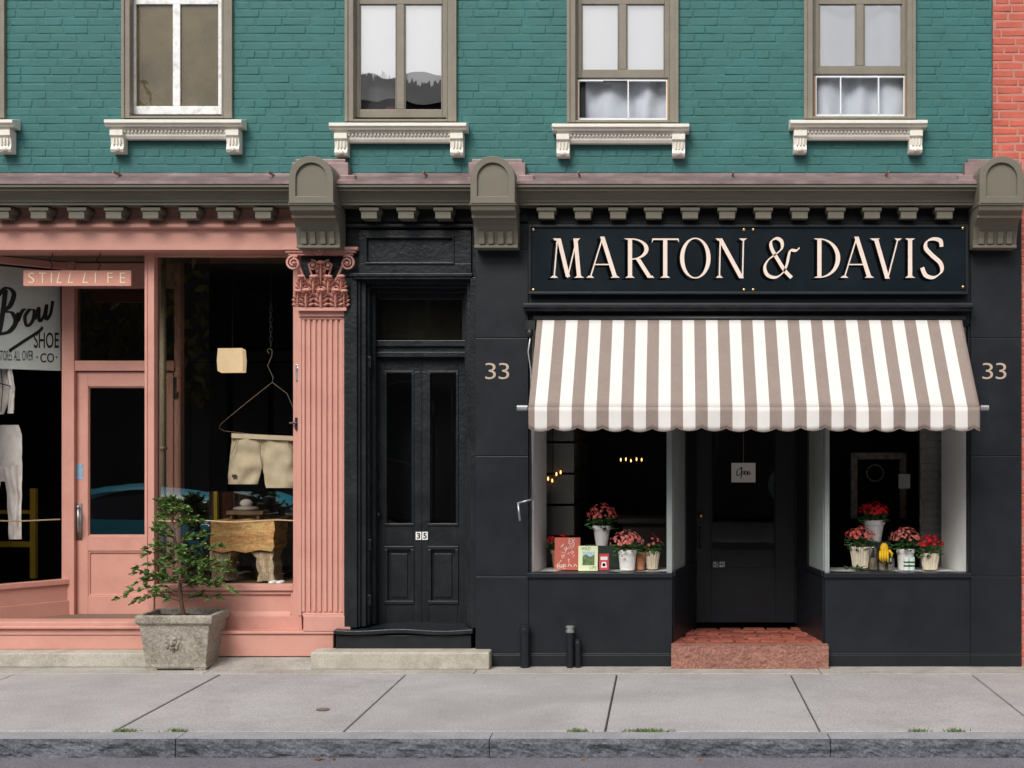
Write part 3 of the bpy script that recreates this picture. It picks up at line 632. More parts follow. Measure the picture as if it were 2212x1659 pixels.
m=MB(); m.tube([P(334+30*i,1124+1.5*math.sin(i*1.3)+(.6*i if i<5 else .6*(10-i)),.275) for i in range(11)],.005,6); m.build('rope',rope,label='thin rope strung across the large pink shop window',cat='rope')
m=MB(); m.tube([ray(-40,1124,.0),ray(40,1126,.0),ray(130,1122,.0)],.006,6); m.build('rope',rope,label='thin rope strung across the angled window left of the pink door',cat='rope')
# wooden block table with stones
wood=M('orange_wood_block',(.50,.27,.10),.75,.6,4,.9,25,stretch=(1.4,1,7),dirt=(.66,.50,.20),damt=.95,dsc=2.6,speck=.28,spsc=40); wood2=M('rough_stump_wood',(.46,.36,.23),.85,.5,5,1,20,stretch=(5,5,1),dirt=(.19,.125,.07),damt=.8,dsc=4,bdist=.012,speck=.25,spsc=40)
wood3=M('dark_slab_wood',(.24,.155,.085),.7,.4,5,.5,20,stretch=(1,5,5))
TB=T('display_table','rough orange wood block table in the pink shop window','table',P(522,1258,.85))
y=.75
m=MB()
tp=[(454,1127),(470,1123),(500,1125),(530,1122),(560,1126),(592,1123),(594,1145),(590,1165),(593,1180),(588,1192),(560,1189),(530,1195),(505,1190),(480,1194),(456,1189),(453,1170),(456,1150)]
m.prism([(X(a_,y),Z(b_,y)) for a_,b_ in tp],y,y+.42); m.build('top',wood,TB,bevel=.006)
m=MB(); m.prism([(X(a_,y),Z(b_,y)) for a_,b_ in ((450,1191),(498,1193),(495,1205),(488,1214),(490,1230),(484,1240),(491,1256),(470,1253),(452,1256),(455,1235),(450,1215))],y+.03,y+.3); m.build('leg',wood2,TB,bevel=.006)
m=MB(); m.prism([(X(a_,y),Z(b_,y)) for a_,b_ in ((538,1192),(592,1191),(586,1208),(590,1225),(588,1240),(593,1259),(572,1256),(552,1259),(556,1240),(550,1222),(552,1208))],y+.03,y+.3); m.build('leg',wood2,TB,bevel=.006)
m=MB(); y=.86; m.pb(488,568,1104,1112,y,y+.2); m.pb(496,502,1112,1123,y+.02,y+.18); m.pb(554,560,1112,1123,y+.02,y+.18); m.build('display_stand',wood3,bevel=.004,label='small dark wooden stand on the block table under the stones',cat='stand')
stn=M('pale_stone',(.52,.46,.39),.8,.15,10,.3); egg=M('white_pebble',(.76,.73,.68),.7,.05,10,.1)
m=MB(); m.blob(P(532,1099,.95),.115,.08,.024,14,8,.05); m.build('stone',stn,smooth=True,label='flat beige stone under the white pebble in the pink shop window',cat='stone')
m=MB(); m.blob(P(532,1087,.95),.055,.05,.036,14,8,.02); m.build('stone',egg,smooth=True,label='rounded white pebble on top of the flat beige stone',cat='stone')
yelw=M('yellow_paint',(.42,.29,.03),.5,.2)
m=MB(); m.pb(461,469,1062,1250,1.22,1.27); m.pb(461,560,1130,1140,1.22,1.27); m.pb(552,560,1130,1250,1.22,1.27); m.build('chair',yelw,bevel=.004,label='yellow chair back standing behind the block table',cat='chair')
m=MB(); m.pb(64,76,1055,1250,1.3,1.36); m.pb(-40,64,1170,1182,1.3,1.36); m.pb(-40,-28,1055,1250,1.3,1.36); m.pb(-28,64,1102,1110,1.31,1.35); m.build('chair',yelw,bevel=.004,label='yellow chair standing behind the angled window left of the pink door',cat='chair')
for k,px in enumerate((590,606)):
    m=MB(); m.blob(P(px,1258,.55+.05*k),.035,.09,.018,10,6,.05); m.build('slipper',egg,smooth=True,label=('white slipper on the window floor, nearer the block table' if k==0 else 'white slipper on the window floor, nearer the pink column'),cat='slipper',group='white slippers in the shop window')
# ================================================================ BLACK DOORWAY 35
DW=T('doorway','narrow black doorway with double panelled door between the two shops','doorway',(X(905,.3),.3,0))
m=MB(); xa,xb=X(650,.09),X(1030,.09)
m.profx([(.5,Z(443,.06)),(.058,Z(443,.06)),(.058,Z(478,.06)),(.03,Z(484,.03)),(.03,Z(490,.03)),(.075,Z(494,.075)),(.09,Z(498,.09)),(.09,Z(598,.09)),(.5,Z(598,.09))],xa,xb)
for q_ in ((775,1018,497,512),(775,790,512,569),(979,1018,512,569),(775,1018,569,590)): m.pb(*q_,.062,.1)
for q_ in ((788,981,510,514),(788,981,566,571),(788,792,514,566),(977,981,514,566)): m.pb(*q_,.05,.1)
m.pb(755,1020,590,597,.045,.2); m.pb(762,1018,597,603,.06,.2)
m.build('frieze',blackw,DW,bevel=.004)
m=MB()
for a_,b_,y_ in ((743,757,.10),(757,763,.08),(763,770,.11),(770,777,.16),(777,782,.14),(782,790,.2),(790,803,.30)):
    m.box(X(a_,y_),X(b_,y_)+.03,y_,.5,Z(1355,.1),Z(600,.1))
for a_,b_,y_ in ((1016,1030,.06),(1009,1018,.14),(1004,1013,.3)): m.box(X(a_,y_),X(b_,y_)+.03,y_,.5,Z(1355,.1),Z(600,.1))
for py_ in (770,1165,1285): m.pb(789,801,py_,py_+24,.19,.25)
m.pb(775,1012,600,612,.16,.5); m.pb(783,1010,612,622,.24,.5); m.pb(790,1008,620,632,.34,.5)
m.build('door_frame',blackw,DW,bevel=.004)
y=.40
m=MB(); m.pb(797,812,628,745,y,y+.1); m.pb(998,1012,628,745,y,y+.1); m.pb(812,998,628,647,y,y+.1); m.pb(797,1012,735,748,y-.05,y+.1); m.pb(797,1012,748,760,y-.02,y+.1); m.pb(797,1012,760,771,y-.045,y+.1)
m.build('transom_frame',blackw,DW,bevel=.004)
m=MB(); m.pane(811,999,645,737,y+.05); m.build('transom_pane',gdoor,DW)
m=MB(); m.grid(lambda u,v:P(811+188*u,640+100*v,.55+.01*math.sin(u*9)),20,3); m.build('transom_reflection',M('brown_reflection',(.09,.075,.05),.9,.5,4),DW)  # brown sheet behind the transom, standing in for brownish reflections
y=.43
m=MB()
for q_ in ((802,832,771,1350),(988,1011,771,1350),(892,926,803,1350),(832,988,771,803),(832,892,1134,1182),(926,988,1134,1182),(832,892,1303,1350),(926,988,1303,1350)): m.pb(*q_,y,y+.05)
for a_,b_ in ((832,892),(926,988)):
    m.pb(a_,b_,1182,1303,y+.025,y+.045)
    for q_ in ((a_-2,b_+2,1180,1187),(a_-2,b_+2,1298,1305),(a_-2,a_+5,1187,1298),(b_-5,b_+2,1187,1298)): m.pb(*q_,y-.014,y+.03)
    m.pb(a_+12,b_-12,1196,1290,y+.012,y+.03)
    for q_ in ((a_-2,b_+2,801,806),(a_-2,b_+2,1131,1136),(a_-2,a_+3,806,1131),(b_-3,b_+2,806,1131)): m.pb(*q_,y-.01,y+.03)
m.pb(906,911,771,1350,y-.008,y+.01)
dr=m.build('door',blackw,DW,bevel=.003)
gleaf=glass('door_leaf_glass',.12,(.5,.52,.5),.03)
for a_,b_ in ((831,893),(925,989)):
    m=MB(); m.pane(a_,b_,803,1135,y+.03); m.build('door_pane',gleaf,dr)
m=MB(); pts=[]
for k in range(15):
    a=PI*k/14; pts.append(P(957-20*math.cos(a),850-22*math.sin(a),y+.1))
m.tube([P(937,1125,y+.1)]+pts+[P(977,1125,y+.1)],.012,6); m.build('inner_arch',blackw,dr)
m=MB(); m.blob(P(817,1112,y-.04),.022,.022,.022); m.build('knob',darkmetal,dr,smooth=True)
pbk=M('plate_black',(.03,.03,.03),.4); pwh=M('plate_white',(.85,.85,.82),.5)
for t_,a_ in (('3',898),('5',912)):
    m=MB(); m.pb(a_,a_+12,1149,1166,y-.016,y); pl_=m.build('number_plate',pwh,dr)
    ik=Ink(onplane(y-.0165)); ik.text(t_,a_+2.2,a_+9.8,1151,1164,.03); ik.mb.build('digit',pbk,dr)
m=MB(); m.box(X(790,.5),X(1015,.5),.9,.95,.3,3.2); m.build('hall_wall',M('hall_plaster',(.045,.048,.046),.8,.4,2),DW)
m=MB()
n=24; top=[(X(722+300*k/n,.02),Z(1360+2*math.sin(k*.42),.02)) for k in range(n+1)]
m.prism([(x,z) for x,z in top]+[(x,z-.035) for x,z in reversed(top)],.0,.5)
m.pb(726,1018,1372,1406,.03,.5); m.pb(803,1012,1349,1356,.40,.5)
m.build('threshold',blackw,DW,bevel=.006)
m=MB(); m.pb(722,1024,1400,1440,.06,.5); m.build('foot_wall',black,DW)
m=MB(); m.pb(670,1057,1409,1448,-.165,.06); m.build('stone_step',stone,bevel=.014,label='worn pale stone step in front of the narrow black doorway',cat='step')
# ================================================================ BLACK STOREFRONT 33
SF=T('black_storefront','black painted shopfront with two display windows and a recessed door','storefront',(X(1617,.2),.2,0))
for a_,b_ in ((1027,1141),(2097,2207)):
    m=MB()
    for c_,d_ in ((444,540),(540,730),(730,985),(985,1245),(1245,1415)): m.pb(a_,b_,c_+.7,d_-.7,.0,.3)
    m.pb(a_+1,b_-1,446,1415,.006,.3); m.pb(a_,b_,1415,1442,-.014,.3); m.pb(a_,b_,1412,1416,-.008,.2)
    m.build('pier',black,SF,bevel=.003)
m=MB(); m.pb(1141,2097,444,700,.02,.3); m.pb(1118,2104,478,484,.0,.1); m.pb(1141,2097,484,488,.012,.1); m.build('frieze',black,SF,bevel=.003)
m=MB(); m.profx([(.1,Z(650,-.1)),(-.11,Z(654,-.11)),(-.12,Z(658,-.12)),(-.12,Z(664,-.12)),(-.09,Z(667,-.09)),(-.08,Z(672,-.08)),(.1,Z(672,-.08))],X(1130,-.12),X(2103,-.12)); m.build('ledge',black,SF,bevel=.003)
zsill=Z(1238,.08); zft=Z(700,.1)
for a_,b_ in ((1141,1452),(1782,2097)):
    m=MB(); m.pb(a_,b_,1247,1415,.012,.14); m.pb(a_,b_,1415,1442,-.006,.14); m.pb(a_,b_,1411,1416,-.002,.1); m.build('bulkhead',black,SF,bevel=.003)
for sd,(a_,b_) in enumerate(((1139,1452),(1780,2098))):
    m=MB(); m.pb(a_,b_,1238,1248,-.012,.14)
    if sd==0: m.pb(1141,1147,690,1238,.03,.12)
    else: m.pb(2091,2097,690,1238,.03,.12)
    m.pb(a_+2,b_-2,690,705,.03,.2); m.build('window_frame',black,SF,bevel=.003)
m=MB(); m.pb(1440,1452,690,1238,.02,.06); m.build('corner_post',greytrim,SF,bevel=.004)
m=MB(); m.pb(1782,1792,690,1238,.02,.06); m.build('corner_post',greytrim,SF,bevel=.004)
xl0,xl1,xr0,xr1=X(1452),X(1500,1.),X(1783),X(1722,1.)
for xa_,xb_ in ((xl0,xl1),(xr0,xr1)):
    m=MB(); m.seg(xa_,.06,xb_,1.0,.15,zsill-.02,.03); m.seg(xa_,.06,xb_,1.0,zsill-.02,zsill+.02,.05); m.seg(xa_+(xb_-xa_)*.55,.58,xb_,1.0,zsill+.02,zft,.03)
    m.build('side_bulkhead',black,SF,bevel=.003)
    m=MB(); m.seg(xa_,.07,xa_+(xb_-xa_)*.5,.53,zsill+.02,zft,.02); m.build('side_reflection_panel',greytrim,SF)  # pale board, its colour standing in for bright reflection on side glass
m=MB(); m.box(X(1452)-.1,X(1783)+.1,.02,1.1,zft,zft+.05); m.build('recess_soffit',black,SF)
m=MB(); m.box(X(1147,.1),X(1450,.1),.10,.62,zsill-.05,zsill-.004); m.build('display_shelf',whitein,SF)
m=MB(); m.box(X(1785,.1),X(2092,.1),.10,.62,zsill-.05,zsill-.004); m.build('display_shelf',whitein,SF)
m=MB(); m.seg(X(1150,.1),.1,X(1178,.62),.62,zsill,zft,.02); m.build('display_side',whitein,SF)
m=MB(); m.seg(X(2090,.1),.1,X(2036,.62),.62,zsill,zft,.02); m.build('display_side',whitein,SF)
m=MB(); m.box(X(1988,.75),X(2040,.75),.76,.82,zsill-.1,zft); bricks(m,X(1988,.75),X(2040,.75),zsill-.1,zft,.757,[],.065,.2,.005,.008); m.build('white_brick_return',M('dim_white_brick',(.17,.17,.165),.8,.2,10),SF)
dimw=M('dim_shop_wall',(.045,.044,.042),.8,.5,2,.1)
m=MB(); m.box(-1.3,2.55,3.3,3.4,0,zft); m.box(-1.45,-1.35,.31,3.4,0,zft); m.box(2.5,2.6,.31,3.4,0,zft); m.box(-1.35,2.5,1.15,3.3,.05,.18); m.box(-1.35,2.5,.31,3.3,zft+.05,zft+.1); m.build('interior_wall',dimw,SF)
m=MB()
for k in range(7): m.box(-1.3,-.8,.9,3.2,.7+.27*k,.72+.27*k)
for k in range(8): m.box(-1.3,-.8,.9+.32*k,.92+.32*k,.7,2.6)
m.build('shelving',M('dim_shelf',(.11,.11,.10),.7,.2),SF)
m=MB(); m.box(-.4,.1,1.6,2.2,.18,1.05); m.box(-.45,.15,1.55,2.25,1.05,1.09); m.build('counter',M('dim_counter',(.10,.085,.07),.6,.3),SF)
y=1.0
m=MB()
for q_ in ((1484,1503,560,1348),(1718,1740,560,1348)): m.pb(*q_,y-.03,y+.1)
m.build('door_frame',black,SF,bevel=.003)
m=MB()
for q_ in ((1504,1536,700,1345),(1676,1717,700,1345),(1536,1676,700,760),(1536,1676,1230,1345)): m.pb(*q_,y,y+.05)
for q_ in ((1536,1539,760,1230),(1673,1676,760,1230),(1539,1673,1226,1230)): m.pb(*q_,y-.006,y+.03)
dr=m.build('door',black,SF,bevel=.003)
m=MB(); m.pane(1535,1677,758,1231,y+.03); m.build('door_pane',glass('recess_door_glass',.05,(.6,.62,.6),.006),dr)
m=MB(); m.blob(P(1514,1114,y-.03),.022,.022,.022); m.build('knob',gold,dr,smooth=True)
m=MB(); m.tube([P(1513,1140,y),P(1513,1143,y-.05),P(1513,1165,y-.055),P(1513,1180,y-.05),P(1513,1184,y)],.01); m.pb(1508,1519,1133,1190,y-.006,y); m.build('handle',darkmetal,dr)
wdec=M('white_decal',(.85,.85,.85),.5)
def decal(fn):
    ik=Ink(onplane(y+.026)); fn(ik); ik.mb.build('decal',wdec,dr)
decal(lambda ik: ik.text('ALL ARE',1540,1566,1213,1219,.01)); decal(lambda ik: ik.text('WELC',1540,1554,1220.5,1226,.01)); decal(lambda ik: ik.text('ME',1559,1566,1220.5,1226,.01))
decal(lambda ik: ik.poly([(1556.5,1226),(1554,1222.5),(1555,1220.5),(1556.5,1221.5),(1558,1220.5),(1559,1222.5)]))
OS=T('open_sign','white card with black script hung on the black shop door','sign',P(1606,1042,.97))
m=MB(); m.pb(1580,1632,1000,1042,.962,.968); m.build('card',M('white_card',(.88,.88,.84),.7,.04),OS)
ik=Ink(onplane(.9605))
ik.rib([(1600,1010),(1593,1016),(1592,1026),(1597,1027),(1602,1018),(1600,1010),(1604,1012)],.7,2.4,-30)
ik.rib([(1603,1018),(1602,1026),(1600,1034),(1603,1020),(1607,1018),(1606,1024),(1603,1025)],.6,1.8,-30)
ik.rib([(1607,1024),(1612,1019),(1610,1017),(1608,1022),(1610,1026),(1613,1023),(1615,1018),(1614,1026),(1617,1019),(1619,1019),(1618,1026),(1622,1022)],.6,1.8,-30)
ik.mb.build('lettering',lshad,OS)
m=MB(); m.tube([P(1606,1000,.965),P(1606,935,.965)],.0025,5); m.build('string',M('string',(.4,.2,.1),.8),OS)
# brick stoop
SP=T('stoop','low red stone step with brick paved top before the black shop door','step',(X(1620),0,0))
m=MB()
def edge(u,v):
    x=X(1450,-.125)+(X(1790,-.125)-X(1450,-.125))*u; z=Z(1446,-.125)+(Z(1394,-.125)-Z(1446,-.125))*v
    return (x,-.125+.008*noise.noise(Vector((x*9,z*14,3)))+.005*noise.noise(Vector((x*30,z*40,3))),z)
m.grid(edge,90,14); m.pb(1450,1790,1394,1446,-.112,-.02)
e0,e1=X(1450,-.125),X(1790,-.125); zt_=Z(1394,-.125)
m.add([(e0,-.125,zt_),(e1,-.125,zt_),(e1,-.02,zt_),(e0,-.02,zt_)],[(0,1,2,3)])
m.build('stone_edge',redslab,SP)
m=MB(); m.box(X(1452),X(1783),-.018,1.0,0,.165); m.build('mortar_bed',M('stoop_mortar',(.06,.04,.03),.9,.2),SP)
m=MB(); yy=-.016; rI=0
while yy<.97:
    xx=X(1452)+.005-(.1 if rI%2 else 0)
    while xx<X(1783)-.02:
        a_,b_=max(xx,X(1452)+.004),min(xx+.182,X(1783)-.006)
        m.cur=1 if random.random()<.3 else 0
        if b_-a_>.02: m.box(a_,b_,yy,yy+.108,.15,.187+U(-.006,.004))
        xx+=.204
    yy+=.142; rI+=1
m.build('brick_paving',[redpav,redpav2],SP,bevel=.006)
# ---- sign board
SB=T('shop_sign','long navy black board with cream serif capitals and brass bolts','sign',P(1617,636,-.05))
m=MB(); m.pb(1146,2088,489,633,-.045,.0); m.build('board',signm,SB)
m=MB()
for q_ in ((1141,2092,485,491),(1141,2092,630,636),(1141,1147,491,630),(2086,2092,491,630)): m.pb(*q_,-.06,.0)
m.build('moulding',black,SB,bevel=.004)
t,b=515,600
def gM(k): k.vst(1204,t,1197,b,3); k.vst(1207,t,1227,b-2,9); k.vst(1226,b,1246,t,2.8); k.vst(1243,t,1251,b,8.8); k.ser(1197,b,18); k.ser(1251,b,22); k.sert(1201,t,14); k.sert(1247,t,14)
def gA(o):
    def f(k): k.vst(1302+o,t-3,1275+o,b,3); k.vst(1301+o,t-4,1329+o,b,9.5); k.poly([(1284+o,570),(1319+o,570),(1320+o,572.6),(1282+o,572.6)]); k.ser(1275+o,b,18); k.ser(1329+o,b,21)
    return f
def gR(k): k.vst(1361,t,1361,b,9); k.ser(1361,b,21); k.poly([(1348,t),(1367,t),(1367,t+2.6),(1353,t+2.6)]); k.arc(1364,538,37,23,28,20.4,-92,92); k.vst(1378,559,1404,b,10); k.ser(1407,b,14)
def gT(k): k.vst(1437,t,1437,b,9); k.ser(1437,b,22); k.poly([(1409,t),(1466,t),(1467,t+9),(1463.5,t+3.4),(1411.5,t+3.4),(1408,t+10)])
def gO(k): k.arc(1502,557.5,33,44,24,41.5,0,360,48)
def gN(k): k.vst(1556,t,1554,b,3); k.vst(1555,t,1602,b+1,10); k.vst(1606,t,1604,b,3); k.ser(1554,b,17); k.sert(1553,t,16); k.sert(1605,t,18)
def gE(k):
    k.rib([(1727,535),(1720,541),(1708,541),(1704,551),(1700,570),(1692,588),(1676,599),(1658,594),(1652,577),(1660,561),(1676,549),(1689,536),(1688,521),(1677,515),(1666,522),(1667,537),(1680,560),(1695,584),(1710,600)],2.4,7.8,-42)
def gD(k): k.vst(1770,t,1770,b,9); k.arc(1770,557.5,45,42.5,35.5,40,-92,92); k.poly([(1758,t),(1775,t),(1775,t+2.6),(1763,t+2.6)]); k.poly([(1758,b),(1763,b-2.6),(1775,b-2.6),(1775,b)])
def gV(k): k.vst(1892,t,1917,b+2,9.5); k.vst(1940,t,1918,b,3); k.sert(1890,t,22); k.sert(1940,t,17)
def gI(k): k.vst(1966,t,1966,b,9); k.ser(1966,b,22); k.sert(1966,t,22)
def gS(k): k.rib([(2034,533),(2031,520),(2016,516),(2002,522),(2000,536),(2014,552),(2031,568),(2034,586),(2018,599),(2000,595),(1992,578)],2.6,9.5,-40)
for fn in (gM,gA(0),gR,gT,gO,gN,gE,gD,gA(549),gV,gI,gS):
    ik=Ink(lambda px,py,k:(X(px,-.05),-.05-k*.00015,Z(py,-.05))); fn(ik); le=ik.mb.build('letter',lett,SB)
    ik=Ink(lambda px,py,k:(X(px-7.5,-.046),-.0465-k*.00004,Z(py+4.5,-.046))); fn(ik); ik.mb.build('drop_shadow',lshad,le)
for px,py in ((1152,496),(1607,496),(1627,496),(2080,493),(1152,626),(1607,626),(1627,626),(2080,620)):
    m=MB(); m.blob(P(px,py,-.05),.014,.012,.014,12,8); m.build('bolt',gold,SB,smooth=True)
# ---- numbers
num=M('number_gold_paint',(.50,.39,.30),.5,.06)
for px,lab in ((1048,'pale number 33 painted on the black pier between doorway and awning'),(2122,'pale number 33 painted on the black pier right of the awning')):
    t_=T('house_number',lab,'house number',P(px+26,820,-.002))
    for o in (0,29): ik=Ink(onplane(-.002)); ik.text('3',px+o,px+o+23,784,819,-.008); ik.mb.build('digit',num,t_)
# ---- awning
AW=T('awning','taupe and white striped awning with scalloped edge over the black shop','awning',(.66,-.06,2.2))
ax0,ax1=X(1160,-.06),X(2078,-.06); yt,yb=-.06,-.66; zt,zb=Z(692,yt),Z(880,yb); sw=(ax1-ax0)/36.5
edges=[ax0]+[ax0+sw*(.5+k) for k in range(37)]
edges=[e for e in edges if e<=ax1+1e-4]
if ax1-edges[-1]>.01: edges.append(ax1)
def cv(x,v):
    y=yt+(yb-yt)*v; z=zt+(zb-zt)*v-.010*math.sin(PI*v)+.008*noise.noise(Vector((x*1.6,v*2,1)))*math.sin(PI*v)
    xx=.66+(x-.66)*(1+.006*v)
    return (xx,y,z)
def striped(fn,sub,nv):
    m=MB(); xs=[]; mi=[]
    for k in range(len(edges)-1):
        for i in range(sub): xs.append(edges[k]+(edges[k+1]-edges[k])*i/sub); mi.append(1 if k%2==0 else 0)
    xs.append(edges[-1]); nu=len(mi)
    m.grid(lambda u,v: fn(xs[int(round(u*nu))],v),nu,nv)
    m.mi=[mi[i] for j in range(nv) for i in range(nu)]
    return m
striped(cv,3,14).build('canopy',[awhite,ataupe],AW,solid=.003,smooth=True)
zv0,zv1=zb,Z(923,yb)
def vy(x,v): return yb-.004-.016*v*math.sin(x*11)*math.sin(x*2.3+1)-.003*v*math.sin(x*31)-.004*v
def sc(x): 
    t=((x-ax0)/(2*sw))%1.0
    return zv1-.030*math.sin(PI*t)**.7+.004*math.sin(x*7)
striped(lambda x,v:(cv(x,1)[0],vy(x,v),zv0+.001+(sc(x)-zv0)*v),6,5).build('valance',[awhite,ataupe],AW,solid=.003,smooth=True)
m=MB(); pts=[]; n=37*6
for i in range(n+1):
    x=ax0+(ax1-ax0)*i/n; pts.append((cv(x,1)[0],vy(x,1)-.001,sc(x)))
m.tube(pts,.0042,6); m.build('scallop_trim',M('taupe_braid',(.20,.15,.125),.8),AW)
m=MB(); m.tube([(ax0-.03,yb+.022,zb-.010),(ax1+.05,yb+.022,zb-.010)],.014,10); m.build('front_bar',steel,AW,smooth=True)
m=MB(); m.tube([(ax0-.03,-.03,zt+.015),(ax1+.03,-.03,zt+.015)],.03,12); m.build('roller',darkmetal,AW,smooth=True)
for x in (ax0-.018,ax1+.02):
    m=MB(); m.tube([(x,-.0,Z(892,0)),(x,-.3,Z(884,-.3)),(x,yb+.02,zb-.004)],.011,8); m.box(x-.025,x+.025,-.03,.0,Z(905,0),Z(872,0)); m.tube([(x-.08 if x<0 else x+.06,yb+.02,zb-.004),(x,yb+.02,zb-.004)],.022,10); m.build('arm',steel,AW)
m=MB(); m.tube([P(1150,700,-.06),P(1141,760,-.06),P(1147,800,-.08),P(1152,1078,-.1)],.007,8); m.tube([P(1152,1078,-.1),P(1119,1087,-.12)],.008,8); m.tube([P(1119,1085,-.12),P(1123,1125,-.14)],.01,8); m.build('crank',steel,AW,smooth=True)
m=MB(); m.pb(1135,1156,692,712,-.08,.0); m.blob(P(1144,720,-.06),.03,.03,.04); m.build('gear_box',darkmetal,AW)
# ---- vent pipes
for a_,b_,c_,mt,cap,lab in ((1122,1146,1351,black,1,'wide black vent pipe nearest the doorway at the wall foot'),(1222,1241,1351,black,2,'tall black vent pipe with grey screw cap at the wall foot'),(1241,1256,1380,black,1,'shortest black vent pipe beside the grey capped pipe')):
    px=(a_+b_)/2; rr_=(b_-a_)/2/S; y=-.06
    t_=T('vent_pipe',lab,'pipe',(X(px,y),y,.002))
    m=MB(); m.lathe([(rr_*.82,0),(rr_*.82,Z(c_+14,y)-.002)],(X(px,y),y,.002),16); m.build('pipe',mt,t_,smooth=False,bevel=.002)
    m=MB(); z=Z(c_+15,y)
    m.lathe([(rr_,0),(rr_,.03),(rr_*.9,.035),(rr_*.9,.05),(rr_*.5,.055)] if cap==1 else [(rr_,0),(rr_,.022),(rr_*.8,.024),(rr_*.8,.034),(rr_,.036),(rr_,.05),(rr_*.5,.055)],(X(px,y),y,z),16); m.build('cap',steel if cap==2 else mt,t_)
# ---- flowers
leafm=M('begonia_leaf',(.07,.16,.045),.45,.35,14,.2,transl=.15); coral=M('coral_petals',(.90,.19,.16),.55,.25,30,.1,transl=.2); redp=M('red_petals',(.78,.02,.03),.5,.25,30,.1,transl=.2); pinkp=M('salmon_petals',(.92,.28,.24),.55,.25,30,.1,transl=.2); dredp=M('dark_red_petals',(.45,.01,.015),.5,.25,30,.1)
wpot=M('white_glazed_pot',(.84,.82,.78),.4,.04,8,.1); rpot=M('pleated_paper_pot',(.70,.62,.48),.8,.1,20,.2); tpot=M('terracotta',(.46,.20,.11),.8,.15,10,.2); soil=M('potting_soil',(.03,.022,.015),.95,.3,30,.6)
def flower(label,px,py_b,pot_h,wt,wb,potm,pleat,y,fl,frx,fry,fcy,petal,nf=70,group=None):
    sc_=(D+y)/D/S; b=Vector(P(px,py_b,y))
    t=T('flower_pot',label,'flower pot',b,group)
    h=pot_h*sc_; r0,r1=wb/2*sc_,wt/2*sc_
    m=MB()
    if pleat: m.lathe([(r0,0),(r0+(r1-r0)*.5,h*.5),(r1*1.03,h*.98),(r1,h),(r1*.9,h*.97)],b,64,lambda a,i:1+.07*(1 if math.sin(a*16)>0 else -1))
    else: m.lathe([(r0*.96,0),(r0,h*.04),(r0+(r1-r0)*.8,h*.8),(r1*1.05,h*.8),(r1*1.07,h*.97),(r1*1.03,h),(r1*.88,h),(r1*.85,h*.9)],b,28)
    m.build('pot',potm,t,smooth=False)
    m=MB(); m.lathe([(r1*.86,h*.86),(r1*.5,h*.93),(.002,h*.94)],b,16); m.build('soil',soil,t)
    cz=Z(fcy,y); rx,rz=frx*sc_,fry*sc_; ry=rx*.85
    m=MB()
    for i in range(80):
        a=U(0,2*PI); f=math.sqrt(U(0,1)); c=Vector((b.x+math.cos(a)*rx*f*1.0,b.y+math.sin(a)*ry*f,cz-rz*U(.1,1.1)*(1 if f>.35 else .5)))
        sz=U(.014,.027); d=Vector((math.cos(a),math.sin(a),U(-.5,.5))).normalized(); sd=d.cross(Vector((0,0,1))).normalized(); up=Vector((U(-.3,.3),U(-.6,.1),1)).normalized()
        n_=6; ring=[c+d*sz*math.cos(2*PI*k/n_)*1.2+(sd*.9+up*.25*math.cos(2*PI*k/n_))*sz*math.sin(2*PI*k/n_)+up*.2*sz*math.cos(4*PI*k/n_) for k in range(n_)]
        m.add(ring+[c+up*sz*.25],[(k,(k+1)%n_,n_) for k in range(n_)])
    for i in range(10):
        a=U(0,2*PI); m.tube([(b.x+r1*.2*math.cos(a),b.y+r1*.2*math.sin(a),b.z+h*.9),(b.x+rx*.6*math.cos(a),b.y+ry*.6*math.sin(a),cz)],.003,5)
    m.build('foliage',leafm,t,recalc=False)
    m=MB()
    for i in range(nf):
        a=U(0,2*PI); e=math.asin(U(-.1,1)); c=Vector((b.x+math.cos(a)*math.cos(e)*rx*U(.75,1.08),b.y+math.sin(a)*math.cos(e)*ry*U(.75,1.1),cz+math.sin(e)*rz*U(.75,1.1)))
        nrm=(c-Vector((b.x,b.y,cz-rz*.3))).normalized(); u_=nrm.orthogonal().normalized(); v_=nrm.cross(u_); sz=U(.010,.0175)
        for lay in range(2):
            for k in range(5):
                an=2*PI*k/5+lay*.6+U(-.2,.2); dd=u_*math.cos(an)+v_*math.sin(an); pp=nrm.cross(dd); s2=sz*(1-.35*lay)
                m.add([c,c+dd*s2*.6+pp*s2*.42+nrm*s2*.15,c+dd*s2*1.05+nrm*s2*(.35+.5*lay),c+dd*s2*.6-pp*s2*.42+nrm*s2*.15],[(0,1,2,3)])
    m.build('blossoms',petal,t,recalc=False)
riser=M('dark_green_riser',(.03,.05,.035),.7,.2)
m=MB(); m.pb(1262,1338,1179,1229,.42,.58); m.build('riser_box',riser,bevel=.003,label='dark green box lifting a white flower pot in the left display window',cat='box')
flower('tall white pot of coral flowers raised on a box in left display window',1300,1179,44,38,26,wpot,0,.48,1,33,26,1115,coral,85)
flower('white pot of salmon flowers at front right of left display window',1355,1231,44,40,32,wpot,0,.26,1,35,25,1172,pinkp,100)
flower('dark red flowers behind the red book in left display window',1208,1226,38,34,26,tpot,0,.45,1,28,16,1170,dredp,55)
flower('pleated cream pot with sparse flowers at right end of left display window',1409,1229,40,32,22,rpot,1,.36,1,22,20,1174,coral,9)
m=MB(); bb=Vector(P(1383,1230,.33)); t_=T('terracotta_pot','small terracotta pot beside the pleated pot in left display window','pot',bb)
m.lathe([(.034,0),(.043,.11),(.05,.11),(.05,.145),(.04,.145)],bb,20); m.build('pot',tpot,t_)
m=MB(); m.lathe([(.041,.13),(.002,.14)],bb,12); m.build('soil',soil,t_)
